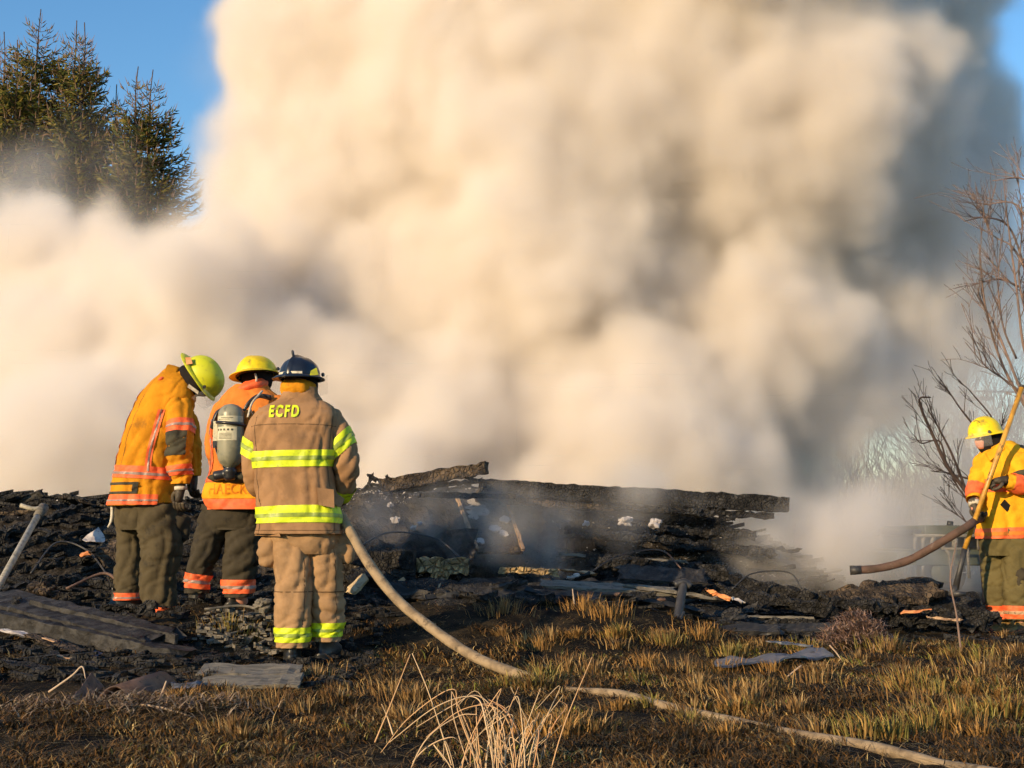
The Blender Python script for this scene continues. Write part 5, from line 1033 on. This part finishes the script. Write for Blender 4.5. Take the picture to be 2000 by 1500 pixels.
# ================================================================== spruces
def spruce(px, py_top, Y, label, H, dens=1.0, wide=1.0, seed=0, fuzz=1.0):
    r = random.Random(seed); top = at(px, py_top, Y); base = Vector((top.x, Y, 0)); rt = thing('spruce_tree', label, 'spruce', base, 'spruces behind the smoke'); Ht = top.z
    mb = MB(); lean = [Vector((.05*math.sin(z*.7+seed), 0, z)) for z in np.linspace(0, Ht, 24)]; lean[-1] = Vector((0, 0, Ht))
    mb.tube(lean, [max(.012, .2*(1-i/23)**.9) for i in range(24)], 7); mb.build('trunk', M['bark'], rt, True)
    mb = MB(); cols = [(.1, .11, .02), (.15, .13, .025), (.06, .075, .02), (.19, .15, .035), (.13, .08, .035)]
    tops = [(.19, .13, .09), (.14, .11, .07)]
    z = Ht-.55; 
    while z > Ht-H:
        d = Ht-z; nb = 4 if d < 1.2 else 7; L0 = (.05+.4*d**.85)*wide
        for b in range(nb):
            a = 2*PI*b/nb+z*5.3+r.uniform(-.3, .3); L = L0*r.uniform(.65, 1.2); up = .55 if d < 1.5 else .55-.4*min(1, (d-1.5)/3)
            D = Vector((math.cos(a), math.sin(a), 0)); n = 6; P = []
            for i in range(n+1):
                t = i/n; P.append(Vector((0, 0, z))+D*L*t+Vector((0, 0, L*(up*t*t*.9-(.22 if d > 2 else -.1)*math.sin(PI*t*.8)))))
            mb.tube(P, [max(.006, .03*(1-i/n)*min(1, L)) for i in range(n+1)], 3, False, (.06, .04, .03) if d > 1 else (.2, .13, .09))
            k = max(2, int(L/(.058 if d > 1.3 else .14)*dens))
            for j in range(k):
                t = .18+.82*(j+.5)/k; i = min(n-1, int(t*n)); p = P[i].lerp(P[i+1], t*n-i)
                tl = (.12+.34*min(1, L)*(1-t*.75))*r.uniform(.6, 1.2)
                for sg in (-1, 1):
                    S_ = D.cross(Vector((0, 0, 1)))*sg; q = (S_*r.uniform(.5, 1)+D*r.uniform(.3, .9)+Vector((0, 0, r.uniform(-.35, .45) if d > 1.2 else r.uniform(.1, .9)))).normalized()
                    col = r.choice(tops) if (d < 1.3 and r.random() < .5) else r.choice(cols); c = r.uniform(.7, 1.3); wd = (.021 if d > 1.2 else .014)*fuzz
                    e = p+q*tl; m_ = p.lerp(e, .45); pr = q.cross(Vector((.3, .2, 1))).normalized()*wd; pr2 = q.cross(pr).normalized()*wd
                    mb.add([p, m_+pr, m_-pr*.5+pr2*.87, m_-pr*.5-pr2*.87, e+Vector((0, 0, tl*.15))], [(0, 1, 2), (0, 2, 3), (0, 3, 1), (4, 2, 1), (4, 3, 2), (4, 1, 3)], tuple(x*c for x in col))
            e = P[-1]; q = Vector((D.x*.4, D.y*.4, 1)); mb.add([e+Vector((.012, 0, 0)), e-Vector((.012, 0, 0)), e+q*.2], [(0, 1, 2)], (.2, .13, .09))
        z -= (.17+.012*d) if d > 1.3 else .21
    mb.build('crown', M['tint'], rt)
SPR = [(80, 18, 30, 'tallest spruce, first from the left edge to have a full bare tipped top', 5.8, 1.0), (150, 40, 30.5, 'spruce with twin bare tips right next to the tallest one', 5.6, 1.0), (165, 44, 29.7, 'slimmer spruce sharing the twin tipped top beside the tallest one', 4.6, .8),
       (8, 62, 30.5, 'spruce cut by the left edge of the picture', 5.2, 1.0), (34, 78, 29.5, 'short spruce between the edge and the tallest one', 5, .9), (228, 165, 31, 'dark low spruce in the gap between the two groups', 4.0, .9),
       (270, 130, 29.5, 'left one of the lone pair of spruces nearest the big plume', 4.8, .85), (299, 136, 30, 'right one of the lone pair of spruces nearest the big plume', 5, 1.0)]
for k, (px, py, Y, lb, H, wd) in enumerate(SPR): spruce(px, py, Y, lb, H, 1.0, wd, k+3)
# ================================================================== bare trees and bushes
def branch(mb, p, d, L, r, lev, rnd, curve=.12, kids=4, spread=.6, rmin=.004, updraft=.1):
    n = 7; P = [p]; q = d.normalized()
    for i in range(n):
        q = (q+Vector((rnd.uniform(-1, 1), rnd.uniform(-1, 1), rnd.uniform(-1, 1)+updraft))*curve).normalized(); P.append(P[-1]+q*L/n)
    mb.tube(P, [max(rmin, r*(1-.65*i/n)) for i in range(n+1)], 5 if lev > 1 else 3, False)
    if lev <= 0: return
    for k in range(kids+rnd.randint(0, 2)):
        t = rnd.uniform(.2, 1); i = min(n-1, int(t*n)); o = P[i].lerp(P[i+1], t*n-i); ax = Vector((rnd.uniform(-1, 1), rnd.uniform(-1, 1), rnd.uniform(-.5, .9)))
        dd = ((P[i+1]-P[i]).normalized()+ax.normalized()*spread).normalized(); branch(mb, o, dd, L*rnd.uniform(.4, .65), r*.5, lev-1, rnd, curve, kids, spread, rmin, updraft)
bt_ = thing('bare_tree', 'leafless tree reaching in from the right edge above the yellow coated firefighter', 'tree', at(2075, 1210, 14)); o_ = bt_.location
mb = MB(); mb.tube(spline([Vector((0, 0, -.1)), at(2078, 1000, 14)-o_, at(2070, 850, 14)-o_], 5), [.11-.004*i for i in range(11)], 9); mb.build('trunk', M['twig_dark'], bt_, True)
rnd = random.Random(5); tw = MB()
LIMB = [[(2070, 900), (2000, 790), (1955, 705), (1925, 600), (1912, 480)], [(2070, 860), (2030, 760), (2000, 680), (1985, 560), (1968, 430), (1960, 350)], [(2060, 880), (2010, 800), (1985, 740), (1945, 640), (1922, 600), (1898, 560)], [(2070, 850), (2040, 700), (2010, 560), (1975, 450), (1930, 425), (1882, 432)],
        [(2070, 850), (2050, 640), (2020, 480), (1985, 400), (1920, 400)], [(2070, 870), (2060, 620), (2040, 400), (2000, 350), (1938, 353)], [(2070, 870), (2080, 600), (2070, 380), (2060, 250)], [(2000, 770), (1960, 740), (1925, 715), (1885, 668)], [(1985, 700), (1960, 640), (1950, 560), (1955, 470)], [(2010, 640), (1990, 540), (1997, 430), (1985, 330)], [(1990, 560), (1950, 545), (1890, 560)], [(2035, 640), (2015, 560), (2010, 470), (2020, 380)], [(2000, 520), (1975, 480), (1940, 460), (1925, 425)]]
for k, P in enumerate(LIMB):
    S_ = spline([at(px, py, 14+.25*math.sin(k*2+i)) for i, (px, py) in enumerate(P)], 6); n = len(S_); tw.tube([p-o_ for p in S_], [max(.004, (.022 if k < 7 else .013)*(1-.8*i/n)) for i in range(n)], 6)
    for j in range(8):
        i = rnd.randint(n//5, n-2); d = (S_[i+1]-S_[i]).normalized(); ax = Vector((rnd.uniform(-1, 1), rnd.uniform(-1, 1), rnd.uniform(-.2, 1)))
        branch(tw, S_[i]-o_, d+ax*.55, rnd.uniform(.25, .7), .007, 1, rnd, .1, 3, .55, .0032)
tw.build('crown', M['twig'], bt_, True)
sp = thing('bare_sapling', 'dark leafless sapling with a hooked tip standing behind the yellow coated firefighter', 'sapling', at(1925, 1180, 15)); o_ = sp.location; tw = MB(); rnd = random.Random(8)
for P, r_ in (([(1925, 1180), (1905, 1000), (1850, 910), (1822, 850), (1800, 800), (1797, 778), (1818, 776)], .03), ([(1905, 1010), (1865, 900), (1830, 830), (1812, 800)], .018), ([(1850, 915), (1835, 862), (1800, 866), (1787, 852)], .014), ([(1908, 990), (1880, 965), (1860, 930)], .014), ([(1915, 940), (1880, 932), (1852, 926)], .016), ([(1900, 1030), (1878, 1012), (1868, 1005)], .01), ([(1910, 1020), (1940, 900), (1870, 790), (1832, 734)], .016), ([(1930, 1000), (1950, 850), (1900, 770), (1872, 745)], .014)):
    S_ = spline([at(px, py, 15) for px, py in P], 5); n = len(S_); tw.tube([p-o_ for p in S_], [max(.006, r_*(1-.75*i/n)) for i in range(n)], 6)
    for j in range(6):
        i = rnd.randint(n//4, n-2); branch(tw, S_[i]-o_, (S_[i+1]-S_[i]).normalized()+Vector((rnd.uniform(-1, 1), rnd.uniform(-1, 1), rnd.uniform(0, 1)))*.6, rnd.uniform(.2, .45), .006, 1, rnd, .12, 2, .6, .0035)
tw.build('branches', M['twig_dark'], sp, True)
for k, (px, top, Y, wd, lb) in enumerate(((1700, 900, 27, 1.3, 'bluish bare bush fading into the smoke left of the brick chimney'), (1770, 860, 28, 1.3, 'tall bare bush directly left of the brick chimney'), (1850, 780, 29, 1.3, 'bare bush behind the brick chimney'), (1930, 740, 30, 1.5, 'bare bush behind the yellow helmet'), (2010, 700, 31, 1.5, 'bare bush at the right edge behind the pole'))):
    b_ = thing('bare_bush', lb, 'bush', Vector((at(px, top, Y).x, Y, 0)), 'bare bushes beyond the fire'); rnd = random.Random(k+30); tw = MB(); H = at(px, top, Y).z
    for j in range(22):
        a = rnd.uniform(0, 2*PI); r_ = rnd.uniform(0, .8)*wd; branch(tw, Vector((math.cos(a)*r_, math.sin(a)*r_, 0)), Vector((math.cos(a)*.4, math.sin(a)*.4, 1)), H*rnd.uniform(.45, .95), .02, 2, rnd, .14, 4, .6, .006, .25)
    tw.build('stems', M['twig'], b_)
# far wood closing the horizon
fw_ = MB(); rnd = random.Random(77)
for k in range(5200):
    x = rnd.uniform(-75, 75); y = 110+rnd.uniform(-6, 12); h = rnd.uniform(3, 7)+2.2*nz(x*.08, 1, 2); a = Vector((rnd.uniform(-.12, .12), 0, 1)); s_ = rnd.uniform(.05, .16)
    fw_.add([(x-s_, y, 0), (x+s_, y+.1, 0), (x+a.x*h, y, h)], [(0, 1, 2)])
    for q in range(3):
        z0 = rnd.uniform(.3, .85)*h; sx = rnd.choice((-1, 1)); fw_.add([(x+a.x*z0, y, z0), (x+a.x*z0+.12, y, z0-.1), (x+a.x*z0+sx*rnd.uniform(.5, 1.4), y, z0+rnd.uniform(.6, 1.6))], [(0, 1, 2)])
tag(fw_.build('distant_wood', M['twig'], None), 'far off leafless wood along the horizon', kind='stuff')
# ================================================================== chimney, pole and wires, truck
ch = thing('brick_chimney', 'pale faded brick chimney standing in the haze behind the truck', 'chimney', Vector((at(1845, 1100, 24).x, 24, 0))); zt = at(1845, 957, 24).z
mb = MB(); mb.box((0, 0, zt/2), (.135, 0, 0), (0, .135, 0), (0, 0, zt/2)); mb.build('shaft', M['concrete'], ch)
bm_ = MB(); bm_.box((0, 0, 0), (.068, 0, 0), (0, .006, 0), (0, 0, .034)); b0 = bm_.build('brick', M['brick'], ch); me_ = b0.data; first = True; nrow = int((zt-.1)/.085)
for r0 in range(max(0, nrow-20), nrow):
    for c_ in range(2):
        for face in (0, 1):
            off = .035 if r0 % 2 else 0; o = b0 if first else bpy.data.objects.new('brick', me_)
            if not first: sc.collection.objects.link(o); o.parent = ch
            first = False; t = -.068+c_*.14
            o.location = (t, -.14, r0*.085+.06) if face == 0 else (-.14, t, r0*.085+.06)
            if face: o.rotation_euler.z = PI/2
mb = MB(); mb.box((0, 0, zt+.03), (.17, 0, 0), (0, .17, 0), (0, 0, .04)); mb.build('cap', M['concrete'], ch)
up = thing('utility_pole', 'hazy grey utility pole rising behind the yellow helmet', 'utility pole', Vector((at(1893, 1050, 34).x, 34, 0))); zt = at(1893, 722, 34).z
mb = MB(); mb.tube([(0, 0, 0), (0, 0, zt)], [.14, .1], 10); mb.build('post', M['pole'], up, True)
mb = MB(); mb.box((0, 0, zt-.75), (.7, 0, 0), (0, .05, 0), (0, 0, .05)); mb.build('crossarm', M['pole'], up)
for sx in (-.6, .6):
    mb = MB(); mb.tube([(sx, 0, zt-.7), (sx, 0, zt-.55)], .04, 8); mb.build('insulator', M['truck_dark'], up, True)
    mb = MB(); P = [(-30, 0, .2), (-15, 0, -.9), (sx, 0, 0), (15, 0, -.9), (30, 0, .2)]; mb.tube(spline([Vector((a, b, zt-.55+c)) for a, b, c in P], 8), .015, 4, False); mb.build('wire', M['truck_dark'], up)
tk = thing('old_truck', 'dull green open sided truck half hidden in smoke at the right', 'truck', Vector((at(1860, 1180, 15.5).x, 15.5, 0))); o_ = tk.location
def T_(px, py, dy=0): return at(px, py, 15.5+dy)-o_
def bx(nm, m, x0, y0, x1, y1, d0, d1, parent=tk, bev=.02):
    a, b = T_(x0, y1, 0), T_(x1, y0, 0); mb = MB(); mb.box(((a.x+b.x)/2, (d0+d1)/2, (a.z+b.z)/2), ((b.x-a.x)/2, 0, 0), (0, (d1-d0)/2, 0), (0, 0, (b.z-a.z)/2)); o = mb.build(nm, m, parent); md = o.modifiers.new('b', 'BEVEL'); md.width = bev; md.segments = 2; return o
bx('roof', M['truck'], 1806, 1026, 2010, 1045, 0, 1.9); bx('roof_edge', M['truck_dark'], 1788, 1034, 1806, 1045, .1, 1.8)
bx('body', M['truck'], 1790, 1073, 2010, 1105, .03, 1.87); bx('cab_interior', M['truck_dark'], 1800, 1045, 2008, 1073, .3, 1.6)
bx('bonnet', M['truck'], 1762, 1078, 1792, 1100, .2, 1.7)
for px in (1790, 1806, 1824, 1845, 1866, 1890, 1915, 1945, 1975, 2005):
    mb = MB(); mb.tube([T_(px, 1046), T_(px-3, 1056), T_(px-3, 1074)], .025, 6); mb.build('window_post', M['grey_board'], tk, True)
mb = MB(); mb.tube([T_(1786, 1046, -.02), T_(2008, 1047, -.02)], .02, 6); mb.build('gutter', M['grey_board'], tk, True)
for px in (1838, 1965):
    c = T_(px, 1118, .12); lp = MB(); lp.tube([c+Vector((math.cos(k*PI/12)*.2, 0, math.sin(k*PI/12)*.2)) for k in range(25)], .09, 8, False); wo = lp.build('wheel', M['truck_dark'], tk, True)
    mb = MB(); mb.tube([c-Vector((0, .06, 0)), c+Vector((0, .06, 0))], .13, 16); mb.build('rim', M['truck'], wo, True)
for P in ([(1848, 1075), (1853, 1080), (1860, 1130)], [(1845, 1072), (1892, 1072)], [(1890, 1072), (1893, 1130)], [(1868, 1052), (1866, 1075), (1861, 1105)]):
    mb = MB(); mb.tube([T_(*p, -.2) for p in P], .018, 6); mb.build('frame_tube', M['grey_board'], tk, True)
mb = MB(); mb.tube([T_(1855, 1028, .4), T_(1856, 1018, .4)], .04, 8); mb.build('beacon', M['truck_dark'], tk, True)
# grey hut corner standing in the smoke
hb = at(1522, 1100, 22); hut = thing('block_pier', 'square grey masonry pier seen faintly through smoke right of the beam ends', 'pier', Vector((hb.x, 22, 0))); zt = at(1522, 1010, 22).z
mb = MB(); mb.box((0, 0, zt/2), (.2, 0, 0), (0, .2, 0), (0, 0, zt/2)); o = mb.build('pier_shaft', M['concrete'], hut); mb = MB(); mb.box((0, 0, zt+.03), (.23, 0, 0), (0, .23, 0), (0, 0, .03)); mb.build('coping', M['concrete'], hut)
